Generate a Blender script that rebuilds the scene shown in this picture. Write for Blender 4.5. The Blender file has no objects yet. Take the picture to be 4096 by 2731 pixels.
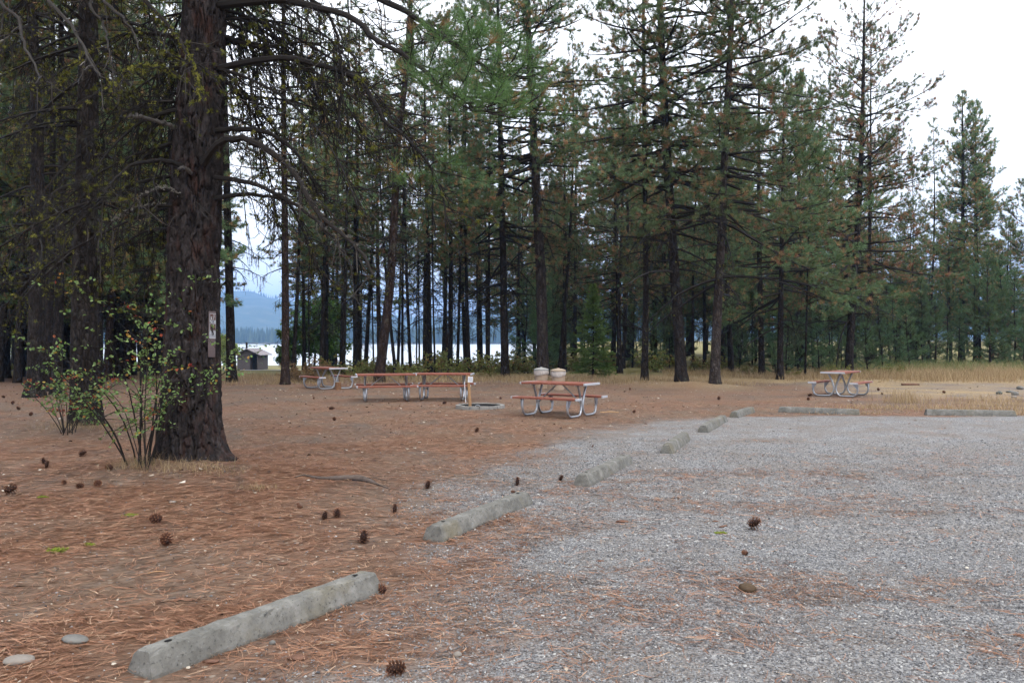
import bpy, math, random
import numpy as np
from mathutils import Matrix, Vector

random.seed(7)
RNG = np.random.default_rng(11)
SC = bpy.context.scene
COL = SC.collection
PI = math.pi
F, H_CAM, CX, CY = 3306.0, 1.7, 2048.0, 1366.0

# ------------------------------------------------------------------ noise
_tab = np.random.default_rng(3).random((256, 256))
def vnoise(x, y):
    x = np.asarray(x, float); y = np.asarray(y, float)
    xi = np.floor(x).astype(int); yi = np.floor(y).astype(int)
    fx = x - xi; fy = y - yi
    fx = fx * fx * (3 - 2 * fx); fy = fy * fy * (3 - 2 * fy)
    a = _tab[xi & 255, yi & 255]; b = _tab[(xi + 1) & 255, yi & 255]
    c = _tab[xi & 255, (yi + 1) & 255]; d = _tab[(xi + 1) & 255, (yi + 1) & 255]
    return (a * (1 - fx) + b * fx) * (1 - fy) + (c * (1 - fx) + d * fx) * fy
def fbm(x, y, o=4):
    s = 0; a = .5; t = 0
    for k in range(o):
        s = s + a * vnoise(x * 2 ** k + 17.3 * k, y * 2 ** k - 9.1 * k); t += a; a *= .5
    return s / t
def sstep(a, b, x):
    t = np.clip((np.asarray(x, float) - a) / (b - a), 0, 1)
    return t * t * (3 - 2 * t)

# ------------------------------------------------------------------ terrain
_GY = [-300, 45, 75, 115, 150, 165, 200, 1330, 1375, 1500, 2500, 7000]
_GZ = [0, 0, -.9, -2.42, -2.6, -3.2, -8, -8, -2.0, 0, 8, 30]
MOUNDS = [(-4.35, 10.9, .16, 1.35), (-8.2, 16.1, .1, 1.2), (-8.6, 31.4, .08, .9), (5.3, 33, .14, 1.2), (6.4, 31.3, .16, 1.3),
          (7.4, 30.3, .14, 1.2), (-13.6, 23.8, .1, 1.1)]
def gz(x, y):
    x = np.asarray(x, float); y = np.asarray(y, float)
    z = np.interp(y, _GY, _GZ)
    zr = np.interp(y, [-300, 45, 90, 140, 420, 900, 1330, 1375, 1500, 2500, 7000], [0, 0, .5, 1.7, 1.7, -4, -8, -2, 0, 8, 30])
    b = sstep(-.03, .09, x / np.maximum(y, 1)); z = z * (1 - b) + zr * b
    for mx, my, mh, mr in MOUNDS:
        z = z + mh * np.exp(-((x - mx) ** 2 + (y - my) ** 2) / (mr * mr))
    near = sstep(60, 30, y)
    z = z + near * (.03 * (fbm(x * .5 + 40, y * .5, 2) - .5) + .012 * (vnoise(x * 3, y * 3) - .5))
    return z
def GZ(x, y): return float(gz(np.array([x]), np.array([y]))[0])
def gp(px, py):
    """pixel of the photograph -> point on the flat ground of the clearing"""
    d = H_CAM * F / (py - CY)
    x = (px - CX) / F * d
    return x, d, GZ(x, d)
def wp(px, py, d):
    return np.array([(px - CX) / F * d, d, H_CAM - (py - CY) / F * d])

# gravel / straw masks in plan
LINE = np.array([[-4.5, 0.5], [-1.8, 4.1], [-.6, 7.0], [.9, 9.7], [2.4, 12.4], [3.7, 15.5], [5.0, 18.4], [5.7, 19.4]])
def gravel_mask(x, y):
    xl = np.interp(y, LINE[:, 1], LINE[:, 0])
    s = (x - xl) * .8 + (fbm(x * .9, y * .9) - .5) * 1.6
    shift = np.interp(y, [0, 6, 9, 13, 17, 19], [-.4, -.35, 1.3, 2.1, 1.6, .3])
    g = sstep(-.5, .9, s + shift)
    yl = 19.0 - .03 * (x - 7) + (fbm(x * .8, y * .8 + 9, 3) - .5) * .9
    g = g * sstep(.35, -.35, y - yl)
    g = np.maximum(g, .55 * sstep(9.5, 13.5, x) * sstep(24, 27, y) * sstep(38, 33, y))
    return g
def straw_mask(x, y):
    """needle litter density 0..1"""
    g = gravel_mask(x, y)
    xl = np.interp(y, LINE[:, 1], LINE[:, 0])
    s = (x - xl)
    patch = .62 * fbm(x * .5 + 5, y * 1.05 + 2, 3) + .38 * fbm(x * 2.6 + 15, y * 3.4 + 2, 3)
    lim = .45 + .022 * np.clip(s, 0, 6) + .02 * np.clip(y - 7, 0, 9)
    lim = lim - .13 * np.exp(-((s - .35) / .6) ** 2) * sstep(9.5, 7.5, y) - .06 * np.exp(-((y - 5.9) / .8) ** 2) * sstep(5, 2, s)
    pon = .07 + sstep(lim - .10, lim + .25, patch) * .46
    base = .42 + .58 * sstep(.36, .6, fbm(x * .7 + 31, y * .9, 3))
    base = base * np.interp(y, [0, 12, 17, 24], [1, .95, .62, .55])
    return base * (1 - g) + pon * g

# ------------------------------------------------------------------ mesh helpers
class Geo:
    def __init__(s): s.v = []; s.f = {3: [], 4: []}; s.m = {3: [], 4: []}; s.t = []; s.n = 0
    def add(s, v, f, tint=None, mat=0):
        v = np.asarray(v, float).reshape(-1, 3); f = np.asarray(f, dtype=np.int64)
        if len(v) == 0 or len(f) == 0: return
        k = f.shape[1]
        s.f[k].append(f + s.n); s.m[k].append(np.full(len(f), mat))
        s.v.append(v)
        if tint is None: tint = np.full(len(v), .5)
        s.t.append(np.broadcast_to(np.asarray(tint, float), (len(v),)))
        s.n += len(v)
    def poly(s, verts, faces, tint=None, mat=0):
        q = [f for f in faces if len(f) == 4]; t = []
        for f in faces:
            if len(f) == 3: t.append(f)
            elif len(f) > 4:
                for i in range(1, len(f) - 1): t.append((f[0], f[i], f[i + 1]))
        v = np.asarray(verts, float); n0 = s.n
        s.v.append(v); s.t.append(np.broadcast_to(np.asarray(.5 if tint is None else tint, float), (len(v),))); s.n += len(v)
        for k, l in ((4, q), (3, t)):
            if l: s.f[k].append(np.array(l) + n0); s.m[k].append(np.full(len(l), mat))
    def mesh(s, name, mats, smooth=False):
        me = bpy.data.meshes.new(name)
        if s.n == 0: return me
        v = np.concatenate(s.v); t = np.concatenate(s.t)
        loops = []; starts = []; mi = []; c = 0
        for k in (3, 4):
            if s.f[k]:
                f = np.concatenate(s.f[k]); loops.append(f.ravel())
                starts.append(c + np.arange(len(f)) * k); c += f.size; mi.append(np.concatenate(s.m[k]))
        loops = np.concatenate(loops).astype(np.int32); starts = np.concatenate(starts).astype(np.int32)
        me.vertices.add(len(v)); me.vertices.foreach_set('co', v.astype(np.float32).ravel())
        me.loops.add(len(loops)); me.loops.foreach_set('vertex_index', loops)
        me.polygons.add(len(starts)); me.polygons.foreach_set('loop_start', starts)
        for m in mats: me.materials.append(m)
        me.polygons.foreach_set('material_index', np.concatenate(mi).astype(np.int32))
        a = me.attributes.new('tint', 'FLOAT', 'POINT'); a.data.foreach_set('value', t.astype(np.float32))
        me.update(calc_edges=True)
        if smooth: me.polygons.foreach_set('use_smooth', np.ones(len(starts), bool))
        else: me.polygons.foreach_set('use_smooth', np.zeros(len(starts), bool))
        me.validate()
        return me

def link(name, me, parent=None, loc=None):
    o = bpy.data.objects.new(name, me); COL.objects.link(o)
    if parent is not None: o.parent = parent
    if loc is not None: o.location = loc
    return o
def tag(o, label=None, cat=None, group=None, kind=None):
    if label: o['label'] = label
    if cat: o['category'] = cat
    if group: o['group'] = group
    if kind: o['kind'] = kind
    return o
def empty(name, loc, rz=0, **k):
    o = bpy.data.objects.new(name, None); COL.objects.link(o)
    o.empty_display_size = .2
    o.location = loc; o.rotation_euler = (0, 0, rz)
    return tag(o, **k)
def copy_tree(src, loc=None, rot=None, scale=None, label=None, group=None):
    r = src.copy(); COL.objects.link(r)
    for ch in src.children:
        c = ch.copy(); COL.objects.link(c); c.parent = r
        for g in ch.children:
            d = g.copy(); COL.objects.link(d); d.parent = c
    if loc is not None: r.location = loc
    if rot is not None: r.rotation_euler = rot
    if scale is not None: r.scale = scale
    if label: r['label'] = label
    if group: r['group'] = group
    return r

def norm(a): return a / np.maximum(np.linalg.norm(a, axis=-1, keepdims=True), 1e-9)
def dirs(az, el): return np.stack([np.cos(el) * np.cos(az), np.cos(el) * np.sin(az), np.sin(el)], -1)
def grow(rng, p0, az, el, L, S, droop=0, up=0, wob=.15):
    N = len(L); t = np.linspace(0, 1, S)[None]
    droop = np.broadcast_to(droop, (N,))[:, None]; up = np.broadcast_to(up, (N,))[:, None]
    e = el[:, None] + droop * t + up * t * t + np.cumsum(rng.normal(0, wob, (N, S)), 1) * .6
    a = az[:, None] + np.cumsum(rng.normal(0, wob, (N, S)), 1)
    e = np.clip(e, -1.5, 1.5)
    seg = dirs(a, e) * (L / (S - 1))[:, None, None]
    pts = np.zeros((N, S, 3)); pts[:, 0] = p0
    pts[:, 1:] = p0[:, None] + np.cumsum(seg[:, :-1], 1)
    return pts
def tubes(g, C, r0, r1, sides=4, tint=.5, mat=0, power=1.0):
    C = np.asarray(C, float)
    N, S, _ = C.shape
    if N == 0: return
    T = np.empty_like(C); T[:, 1:-1] = C[:, 2:] - C[:, :-2]; T[:, 0] = C[:, 1] - C[:, 0]; T[:, -1] = C[:, -1] - C[:, -2]
    T = norm(T); ref = np.array([.23, .93, .31]); ref /= np.linalg.norm(ref)
    n1 = norm(np.cross(T, ref)); n2 = np.cross(T, n1)
    t = np.linspace(0, 1, S)[None] ** power
    r = np.broadcast_to(r0, (N,))[:, None] * (1 - t) + np.broadcast_to(r1, (N,))[:, None] * t
    a = np.arange(sides) * 2 * PI / sides
    v = C[:, :, None] + r[:, :, None, None] * (np.cos(a)[None, None, :, None] * n1[:, :, None] + np.sin(a)[None, None, :, None] * n2[:, :, None])
    b = (np.arange(N) * S * sides)[:, None, None] + (np.arange(S - 1) * sides)[None, :, None]
    j = np.arange(sides)[None, None]; jn = (j + 1) % sides
    f = np.stack([b + j, b + jn, b + sides + jn, b + sides + j], -1).reshape(-1, 4)
    tt = tint if np.isscalar(tint) else np.repeat(np.asarray(tint), S * sides)
    g.add(v.reshape(-1, 3), f, tt, mat)
def at_curve(C, idx, t):
    S = C.shape[1]; x = np.clip(t, 0, .9999) * (S - 1); i = x.astype(int); fr = (x - i)[:, None]
    p = C[idx, i] * (1 - fr) + C[idx, i + 1] * fr
    T = norm(C[idx, i + 1] - C[idx, i])
    return p, T
def tufts(g, rng, pos, d, K, ln, w, lo=.25, hi=1.25, tint=None, axial=.08, mat=0):
    N = len(pos)
    if N == 0: return
    d = norm(d); ref = np.where(np.abs(d[:, 2:3]) > .9, np.array([[1., 0, 0]]), np.array([[0, 0, 1.]]))
    u = norm(np.cross(d, ref)); v = np.cross(d, u)
    ang = rng.uniform(lo, hi, (N, K)); ph = rng.uniform(0, 2 * PI, (N, K))
    nd = np.cos(ang)[..., None] * d[:, None] + np.sin(ang)[..., None] * (np.cos(ph)[..., None] * u[:, None] + np.sin(ph)[..., None] * v[:, None])
    l = np.broadcast_to(ln, (N,))[:, None] * rng.uniform(.75, 1.15, (N, K))
    base = pos[:, None] - d[:, None] * (rng.uniform(0, 1, (N, K)) * axial)[..., None]
    tip = base + nd * l[..., None]; tip[..., 2] -= .12 * l * rng.uniform(0, 1, (N, K))
    sd = norm(np.cross(nd, rng.normal(size=(N, K, 3)))) * (w / 2)
    V = np.stack([base - sd, base + sd, tip], 2).reshape(-1, 3)
    Fc = np.arange(len(V)).reshape(-1, 3)
    if tint is None: tint = np.full(N, .7)
    tn = np.repeat(np.asarray(tint)[:, None] + rng.normal(0, .05, (N, K)), 3, 1).reshape(-1)
    g.add(V, Fc, np.clip(tn, 0, 1), mat)
def leaves(g, rng, pos, d, ln, wd, tint, mat=0, up=.3):
    N = len(pos)
    if N == 0: return
    d = norm(d); sd = norm(np.cross(d, rng.normal(0, .5, (N, 3)) + np.array([0, 0, 1])))
    nn = np.cross(sd, d)
    l = np.broadcast_to(ln, (N,))[:, None]; w = np.broadcast_to(wd, (N,))[:, None] / 2
    cu = rng.uniform(-.1, .25, (N, 1)) * l
    b = pos; tp = pos + d * l - nn * cu
    l1 = pos + d * l * .3 - sd * w * .9 + nn * cu * .4; l2 = pos + d * l * .72 - sd * w * .8 + nn * cu * .2
    r1 = pos + d * l * .3 + sd * w * .9 + nn * cu * .4; r2 = pos + d * l * .72 + sd * w * .8 + nn * cu * .2
    V = np.stack([b, r1, r2, tp, l2, l1], 1).reshape(-1, 3)
    o = (np.arange(N) * 6)[:, None]
    f = np.concatenate([o + np.array([[0, 1, 2, 3]]), o + np.array([[0, 3, 4, 5]])], 0)
    g.add(V, f, np.repeat(tint, 6), mat)
def box(g, c, s, mat=0, rz=0, tint=.5, bev=0.0):
    """bevelled box, centre c, full sizes s"""
    x, y, z = np.array(s) / 2
    b = min(bev, x * .9, y * .9, z * .9)
    M = np.array([[math.cos(rz), -math.sin(rz), 0], [math.sin(rz), math.cos(rz), 0], [0, 0, 1]])
    if b <= 0:
        v = np.array([[sx * x, sy * y, sz * z] for sz in (-1, 1) for sx, sy in ((-1, -1), (1, -1), (1, 1), (-1, 1))])
        f = [(3, 2, 1, 0), (4, 5, 6, 7), (0, 1, 5, 4), (1, 2, 6, 5), (2, 3, 7, 6), (3, 0, 4, 7)]
        g.poly(v @ M.T + np.array(c), f, tint, mat); return
    vs = []; ids = {}
    for sx in (-1, 1):
        for sy in (-1, 1):
            for sz in (-1, 1):
                for ax in range(3):
                    p = [sx * (x - b), sy * (y - b), sz * (z - b)]; p[ax] = (sx * x, sy * y, sz * z)[ax]
                    ids[(sx, sy, sz, ax)] = len(vs); vs.append(p)
    f = []
    for ax in range(3):
        o = [k for k in range(3) if k != ax]
        for sg in (-1, 1):
            q = []
            for a, bb in ((-1, -1), (1, -1), (1, 1), (-1, 1)):
                k = [0, 0, 0]; k[ax] = sg; k[o[0]] = a; k[o[1]] = bb; q.append(ids[(*k, ax)])
            f.append(q)
    for ax in range(3):
        o = [k for k in range(3) if k != ax]
        for a in (-1, 1):
            for bb in (-1, 1):
                k1 = [0, 0, 0]; k1[o[0]] = a; k1[o[1]] = bb; k1[ax] = -1; k2 = list(k1); k2[ax] = 1
                f.append([ids[(*k1, o[0])], ids[(*k2, o[0])], ids[(*k2, o[1])], ids[(*k1, o[1])]])
    for sx in (-1, 1):
        for sy in (-1, 1):
            for sz in (-1, 1): f.append([ids[(sx, sy, sz, a)] for a in range(3)])
    g.poly(np.array(vs) @ M.T + np.array(c), f, tint, mat)
def smooth_path(P, n):
    P = np.asarray(P, float); m = len(P)
    Q = np.vstack([2 * P[0] - P[1], P, 2 * P[-1] - P[-2]])
    out = []
    for s in np.linspace(0, m - 1 - 1e-6, n):
        i = int(s); t = s - i; a, b, c, d = Q[i], Q[i + 1], Q[i + 2], Q[i + 3]
        out.append(.5 * (2 * b + (c - a) * t + (2 * a - 5 * b + 4 * c - d) * t * t + (3 * b - a - 3 * c + d) * t ** 3))
    return np.array(out)

# ------------------------------------------------------------------ materials
def new_mat(name, rough=.8, spec=.3):
    m = bpy.data.materials.new(name); m.use_nodes = True
    nt = m.node_tree; b = nt.nodes['Principled BSDF']
    b.inputs['Roughness'].default_value = rough; b.inputs['Specular IOR Level'].default_value = spec
    return m, nt, b
def N(nt, typ, **k):
    n = nt.nodes.new(typ)
    for a, v in k.items():
        if a.startswith('i_'):
            key = a[2:]; n.inputs[int(key) if key.isdigit() else key.replace('_', ' ')].default_value = v
        else: setattr(n, a, v)
    return n
def ramp(nt, stops, fac=None, interp='LINEAR'):
    n = nt.nodes.new('ShaderNodeValToRGB'); e = n.color_ramp.elements; n.color_ramp.interpolation = interp
    while len(e) < len(stops): e.new(.5)
    for el, (p, c) in zip(e, stops): el.position = p; el.color = (*c, 1)
    if fac is not None: nt.links.new(fac, n.inputs[0])
    return n
def mixc(nt, a, b, fac, blend='MIX'):
    n = nt.nodes.new('ShaderNodeMix'); n.data_type = 'RGBA'; n.blend_type = blend
    for sock, val in ((n.inputs[0], fac), (n.inputs[6], a), (n.inputs[7], b)):
        if isinstance(val, (int, float)): sock.default_value = val
        elif isinstance(val, tuple): sock.default_value = (*val, 1)
        else: nt.links.new(val, sock)
    return n.outputs[2]
def math_(nt, op, a, b=None, clamp=False):
    n = nt.nodes.new('ShaderNodeMath'); n.operation = op; n.use_clamp = clamp
    for s, v in ((n.inputs[0], a), (n.inputs[1], b)):
        if v is None: continue
        if isinstance(v, (int, float)): s.default_value = v
        else: nt.links.new(v, s)
    return n.outputs[0]
def noise(nt, vec, scale, detail=4, rough=.6, dist=0):
    n = N(nt, 'ShaderNodeTexNoise'); n.inputs['Scale'].default_value = scale; n.inputs['Detail'].default_value = detail
    n.inputs['Roughness'].default_value = rough; n.inputs['Distortion'].default_value = dist
    if vec is not None: nt.links.new(vec, n.inputs['Vector'])
    return n.outputs[0]
def voro(nt, vec, scale, feature='F1', out=0, rnd=1):
    n = N(nt, 'ShaderNodeTexVoronoi'); n.feature = feature; n.inputs['Scale'].default_value = scale
    n.inputs['Randomness'].default_value = rnd
    nt.links.new(vec, n.inputs['Vector'])
    return n.outputs[out]
def mapping(nt, vec, scale=(1, 1, 1), rot=(0, 0, 0), loc=(0, 0, 0)):
    n = N(nt, 'ShaderNodeMapping'); n.inputs['Scale'].default_value = scale; n.inputs['Rotation'].default_value = rot; n.inputs['Location'].default_value = loc
    nt.links.new(vec, n.inputs[0]); return n.outputs[0]
def objco(nt): return N(nt, 'ShaderNodeTexCoord').outputs['Object']
def bump(nt, b, h, strength, dist):
    n = N(nt, 'ShaderNodeBump'); n.inputs['Strength'].default_value = strength; n.inputs['Distance'].default_value = dist
    nt.links.new(h, n.inputs['Height']); nt.links.new(n.outputs[0], b.inputs['Normal'])
def attr(nt, name='tint'):
    n = N(nt, 'ShaderNodeAttribute'); n.attribute_name = name; return n.outputs['Fac']

def mat_bark(name, dark, mid, light, sc=1.0, bstr=.9):
    m, nt, b = new_mat(name, .9, .06)
    co = objco(nt)
    st = mapping(nt, co, (1, 1, .32))
    v = voro(nt, mapping(nt, co, (1, 1, .38)), 13 * sc, 'DISTANCE_TO_EDGE')
    n1 = noise(nt, st, 9 * sc, 5, .65); n2 = noise(nt, co, 2.2, 3)
    n3 = noise(nt, mapping(nt, co, (1, 1, .5)), 38 * sc, 3)
    c = ramp(nt, [(.3, dark), (.5, mid), (.72, light)], n1).outputs[0]
    c = mixc(nt, c, tuple(x * .55 for x in dark), math_(nt, 'SUBTRACT', .85, math_(nt, 'MULTIPLY', v, 11, True), True))
    c = mixc(nt, c, light, math_(nt, 'MULTIPLY', ramp(nt, [(.6, (0, 0, 0)), (.72, (1, 1, 1))], n3).outputs[0], .55))
    c = mixc(nt, c, (.14, .15, .11), math_(nt, 'MULTIPLY', ramp(nt, [(.58, (0, 0, 0)), (.75, (1, 1, 1))], n2).outputs[0], .35))
    nt.links.new(c, b.inputs['Base Color'])
    h = math_(nt, 'ADD', math_(nt, 'MULTIPLY', v, 3, True), math_(nt, 'MULTIPLY', n3, .35))
    bump(nt, b, h, bstr, .035)
    return m
def mat_foliage(name, stops, trans=.32, rough=.55, objvar=.25):
    m, nt, b = new_mat(name, rough, .25)
    c = ramp(nt, stops, attr(nt)).outputs[0]
    oi = N(nt, 'ShaderNodeObjectInfo')
    hs = N(nt, 'ShaderNodeHueSaturation'); nt.links.new(c, hs.inputs['Color'])
    nt.links.new(math_(nt, 'ADD', math_(nt, 'MULTIPLY', oi.outputs['Random'], objvar * 2), 1 - objvar), hs.inputs['Value'])
    nt.links.new(math_(nt, 'ADD', math_(nt, 'MULTIPLY', oi.outputs['Random'], .03), .485), hs.inputs['Hue'])
    c = hs.outputs[0]
    nt.links.new(c, b.inputs['Base Color'])
    tr = N(nt, 'ShaderNodeBsdfTranslucent'); nt.links.new(c, tr.inputs[0])
    mx = N(nt, 'ShaderNodeMixShader'); mx.inputs[0].default_value = trans
    nt.links.new(b.outputs[0], mx.inputs[1]); nt.links.new(tr.outputs[0], mx.inputs[2])
    nt.links.new(mx.outputs[0], nt.nodes['Material Output'].inputs[0])
    return m
def mat_tint(name, stops, rough=.8, spec=.2, interp='LINEAR'):
    m, nt, b = new_mat(name, rough, spec)
    nt.links.new(ramp(nt, stops, attr(nt), interp).outputs[0], b.inputs['Base Color']); return m
def mat_plain(name, c, rough=.6, metal=0, spec=.4, var=.15, sc=8, bmp=0):
    m, nt, b = new_mat(name, rough, spec); b.inputs['Metallic'].default_value = metal
    n1 = noise(nt, objco(nt), sc, 5, .65)
    nt.links.new(ramp(nt, [(.25, tuple(x * (1 - var) for x in c)), (.75, tuple(min(1, x * (1 + var)) for x in c))], n1).outputs[0], b.inputs['Base Color'])
    if bmp: bump(nt, b, n1, bmp, .01)
    return m

M = {}
M['bark_big'] = mat_bark('bark_big', (.02, .018, .018), (.04, .032, .03), (.10, .085, .078), 1.0, .6)
M['bark_dark'] = mat_bark('bark_dark', (.010, .009, .0085), (.022, .0175, .016), (.052, .044, .040), 1.1)
M['bark_red'] = mat_bark('bark_red', (.013, .010, .009), (.032, .021, .0175), (.068, .05, .042), 1.1)
M['bark_grey'] = mat_bark('bark_grey', (.016, .0135, .013), (.038, .03, .027), (.092, .078, .071), 1.0)
M['twig'] = mat_tint('twig_bark', [(0, (.006, .005, .0045)), (.5, (.016, .0128, .011)), (.8, (.065, .058, .052)), (1, (.20, .185, .16))], .85)
GREEN = [(0, (.38, .21, .11)), (.22, (.29, .175, .08)), (.34, (.14, .13, .055)), (.5, (.085, .122, .048)), (.75, (.105, .165, .07)), (1, (.15, .225, .11))]
M['needles'] = mat_foliage('pine_needles', GREEN)
M['needles_near'] = mat_foliage('pine_needles_near', [(0, (.25, .12, .05)), (.3, (.055, .09, .03)), (1, (.095, .18, .055))], .3, objvar=0)
M['fir'] = mat_foliage('fir_needles', [(0, (.045, .085, .025)), (.6, (.10, .175, .042)), (1, (.15, .25, .06))], .2, objvar=0)
M['sapling'] = mat_foliage('sapling_needles', [(0, (.15, .09, .04)), (.3, (.06, .10, .04)), (1, (.11, .19, .085))], .3)
M['lichen'] = mat_tint('lichen', [(0, (.045, .048, .012)), (.6, (.12, .125, .025)), (1, (.24, .23, .055))], .95, .05)
M['leaf'] = mat_foliage('shrub_leaves', [(0, (.24, .04, .03)), (.15, (.30, .09, .035)), (.22, (.36, .25, .05)), (.32, (.10, .16, .035)), (.7, (.11, .20, .06)), (1, (.20, .29, .11))], .35, objvar=0)
M['under'] = mat_foliage('understory_leaves', [(0, (.20, .10, .045)), (.3, (.25, .19, .06)), (.6, (.17, .19, .05)), (1, (.21, .25, .075))], .35, objvar=.2)
M['rustbush'] = mat_foliage('rusty_leaves', [(0, (.12, .07, .04)), (1, (.24, .15, .07))], .3, objvar=.1)
M['willow'] = mat_foliage('willow_leaves', [(0, (.16, .22, .06)), (1, (.30, .36, .12))], .35, objvar=.15)
M['maple'] = mat_foliage('maple_leaves', [(0, (.04, .09, .02)), (1, (.12, .20, .04))], .35, objvar=.1)
M['drygrass'] = mat_foliage('dry_grass', [(0, (.17, .11, .055)), (.5, (.31, .23, .12)), (.85, (.42, .33, .19)), (.9, (.14, .17, .055)), (1, (.10, .14, .04))], .3, objvar=0)
M['straw'] = mat_tint('pine_straw', [(0, (.07, .036, .024)), (.35, (.20, .09, .05)), (.7, (.30, .155, .092)), (1, (.42, .285, .185))], .6, .25)
M['stone'] = mat_tint('gravel_stone', [(0, (.05, .05, .055)), (.45, (.145, .144, .147)), (.8, (.235, .233, .232)), (1, (.38, .372, .35))], .8, .25)
M['cone'] = mat_tint('cone_scales', [(0, (.014, .008, .006)), (.5, (.075, .031, .019)), (1, (.24, .12, .065))], .75)
M['steel'] = None
def mk_steel():
    m, nt, b = new_mat('galvanised_steel', .38, .5); b.inputs['Metallic'].default_value = .85
    n = voro(nt, objco(nt), 60, 'F1', 1)
    bw = N(nt, 'ShaderNodeRGBToBW'); nt.links.new(n, bw.inputs[0])
    nt.links.new(ramp(nt, [(0, (.27, .28, .30)), (1, (.42, .43, .455))], bw.outputs[0]).outputs[0], b.inputs['Base Color'])
    nt.links.new(math_(nt, 'ADD', math_(nt, 'MULTIPLY', bw.outputs[0], .2), .3), b.inputs['Roughness'])
    return m
M['steel'] = mk_steel()
M['alu'] = mat_plain('aluminium_cap', (.40, .41, .435), .45, .35, .5, .06)
def mk_plank():
    m, nt, b = new_mat('painted_planks', .55, .35)
    co = objco(nt); n = noise(nt, mapping(nt, co, (.6, 9, 9)), 7, 4); n2 = noise(nt, co, 3, 3)
    c = ramp(nt, [(.3, (.15, .043, .026)), (.7, (.22, .07, .042))], n).outputs[0]
    c = mixc(nt, c, (.26, .12, .08), math_(nt, 'MULTIPLY', ramp(nt, [(.5, (0, 0, 0)), (.7, (1, 1, 1))], n2).outputs[0], .35))
    nt.links.new(c, b.inputs['Base Color']); bump(nt, b, n, .25, .004); return m
M['plank'] = mk_plank()
def mk_concrete():
    m, nt, b = new_mat('weathered_concrete', .92, .15)
    co = objco(nt); oi = N(nt, 'ShaderNodeObjectInfo')
    cov = N(nt, 'ShaderNodeVectorMath'); cov.operation = 'ADD'; nt.links.new(co, cov.inputs[0]); nt.links.new(oi.outputs['Location'], cov.inputs[1])
    v = cov.outputs[0]
    n1 = noise(nt, v, 6, 6, .7); n2 = noise(nt, v, 45, 4, .7); n3 = noise(nt, v, 2.2, 4, .6)
    c = ramp(nt, [(.3, (.075, .072, .064)), (.55, (.135, .13, .117)), (.75, (.21, .204, .188))], n1).outputs[0]
    c = mixc(nt, c, (.14, .115, .06), math_(nt, 'MULTIPLY', ramp(nt, [(.52, (0, 0, 0)), (.68, (1, 1, 1))], n3).outputs[0], .42))
    c = mixc(nt, c, (.03, .03, .028), math_(nt, 'MULTIPLY', ramp(nt, [(.58, (0, 0, 0)), (.66, (1, 1, 1))], n2).outputs[0], .7))
    c = mixc(nt, c, (.25, .25, .235), math_(nt, 'MULTIPLY', ramp(nt, [(.3, (1, 1, 1)), (.38, (0, 0, 0))], n2).outputs[0], .5))
    nt.links.new(c, b.inputs['Base Color']); bump(nt, b, math_(nt, 'ADD', n2, math_(nt, 'MULTIPLY', n1, .2)), .5, .008); return m
M['concrete'] = mk_concrete()
M['block'] = mat_plain('fire_ring_block', (.21, .20, .185), .9, 0, .2, .25, 9, .4)
M['ash_hole_shade'] = mat_plain('ash_hole_shade', (.014, .013, .013), .95, 0, .1, .5, 12, .5)  # fire ring ashes, also the painted shade of the pin holes
M['wood'] = mat_plain('post_wood', (.29, .17, .085), .7, 0, .25, .22, 12, .2)
M['oldwood'] = mat_plain('weathered_wood', (.085, .066, .056), .9, 0, .1, .4, 14, .6)
M['stumpside'] = mat_plain('stump_bark', (.15, .08, .045), .9, 0, .1, .4, 20, .7)
M['cutwood'] = mat_plain('cut_wood', (.40, .25, .13), .85, 0, .15, .2, 14)
M['paper'] = mat_plain('paper', (.60, .61, .65), .6, 0, .3, .03)
M['canbeige'] = mat_plain('beige_plastic', (.29, .215, .155), .5, 0, .4, .07, 5)
M['canlid_g'] = mat_plain('grey_lid', (.25, .245, .23), .5, .0, .4, .12, 8)
M['canlid_b'] = mat_plain('beige_lid', (.29, .225, .16), .5, .0, .4, .08, 8)
M['bag'] = mat_plain('bag_liner', (.34, .30, .275), .35, 0, .5, .08, 14)
M['black'] = mat_plain('black_paint', (.02, .02, .022), .5)
M['shedwall'] = mat_plain('shed_wall', (.055, .046, .046), .85, 0, .2, .12, 3, .3)
M['shedroof'] = mat_plain('shed_roof', (.17, .15, .158), .5, .2, .4, .08, 4)
M['entry_shade'] = mat_plain('shaded_entry', (.012, .011, .01), .9)  # painted shade of the toilet building's entry
M['path'] = mat_plain('path_concrete', (.30, .30, .285), .9, 0, .2, .1, 2)
M['asphalt'] = mat_plain('asphalt', (.16, .16, .165), .9, 0, .2, .15, 3)
M['signbrown'] = mat_plain('sign_brown', (.085, .06, .058), .5, 0, .4, .12, 9)
M['signwhite'] = mat_plain('sign_white', (.32, .33, .345), .5, 0, .4, .05)
M['signred'] = mat_plain('sign_dark_brown', (.075, .028, .018), .5, 0, .4, .1)
M['ink'] = mat_plain('ink', (.04, .05, .075), .6)
M['rock'] = mat_plain('river_rock', (.115, .11, .10), .85, 0, .25, .35, 7, .5)
M['rock_pale'] = mat_plain('pale_rock', (.165, .145, .125), .85, 0, .25, .2, 7, .4)
M['rock_dark'] = mat_plain('dark_rock', (.075, .08, .07), .85, 0, .25, .4, 7, .5)
M['rock_brown'] = mat_plain('brown_rock', (.06, .04, .024), .85, 0, .2, .35, 14, .5)
M['barkchip'] = mat_plain('bark_chip', (.12, .065, .045), .9, 0, .1, .45, 25, .6)
M['duff'] = mat_plain('duff', (.20, .11, .07), .95)

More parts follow.
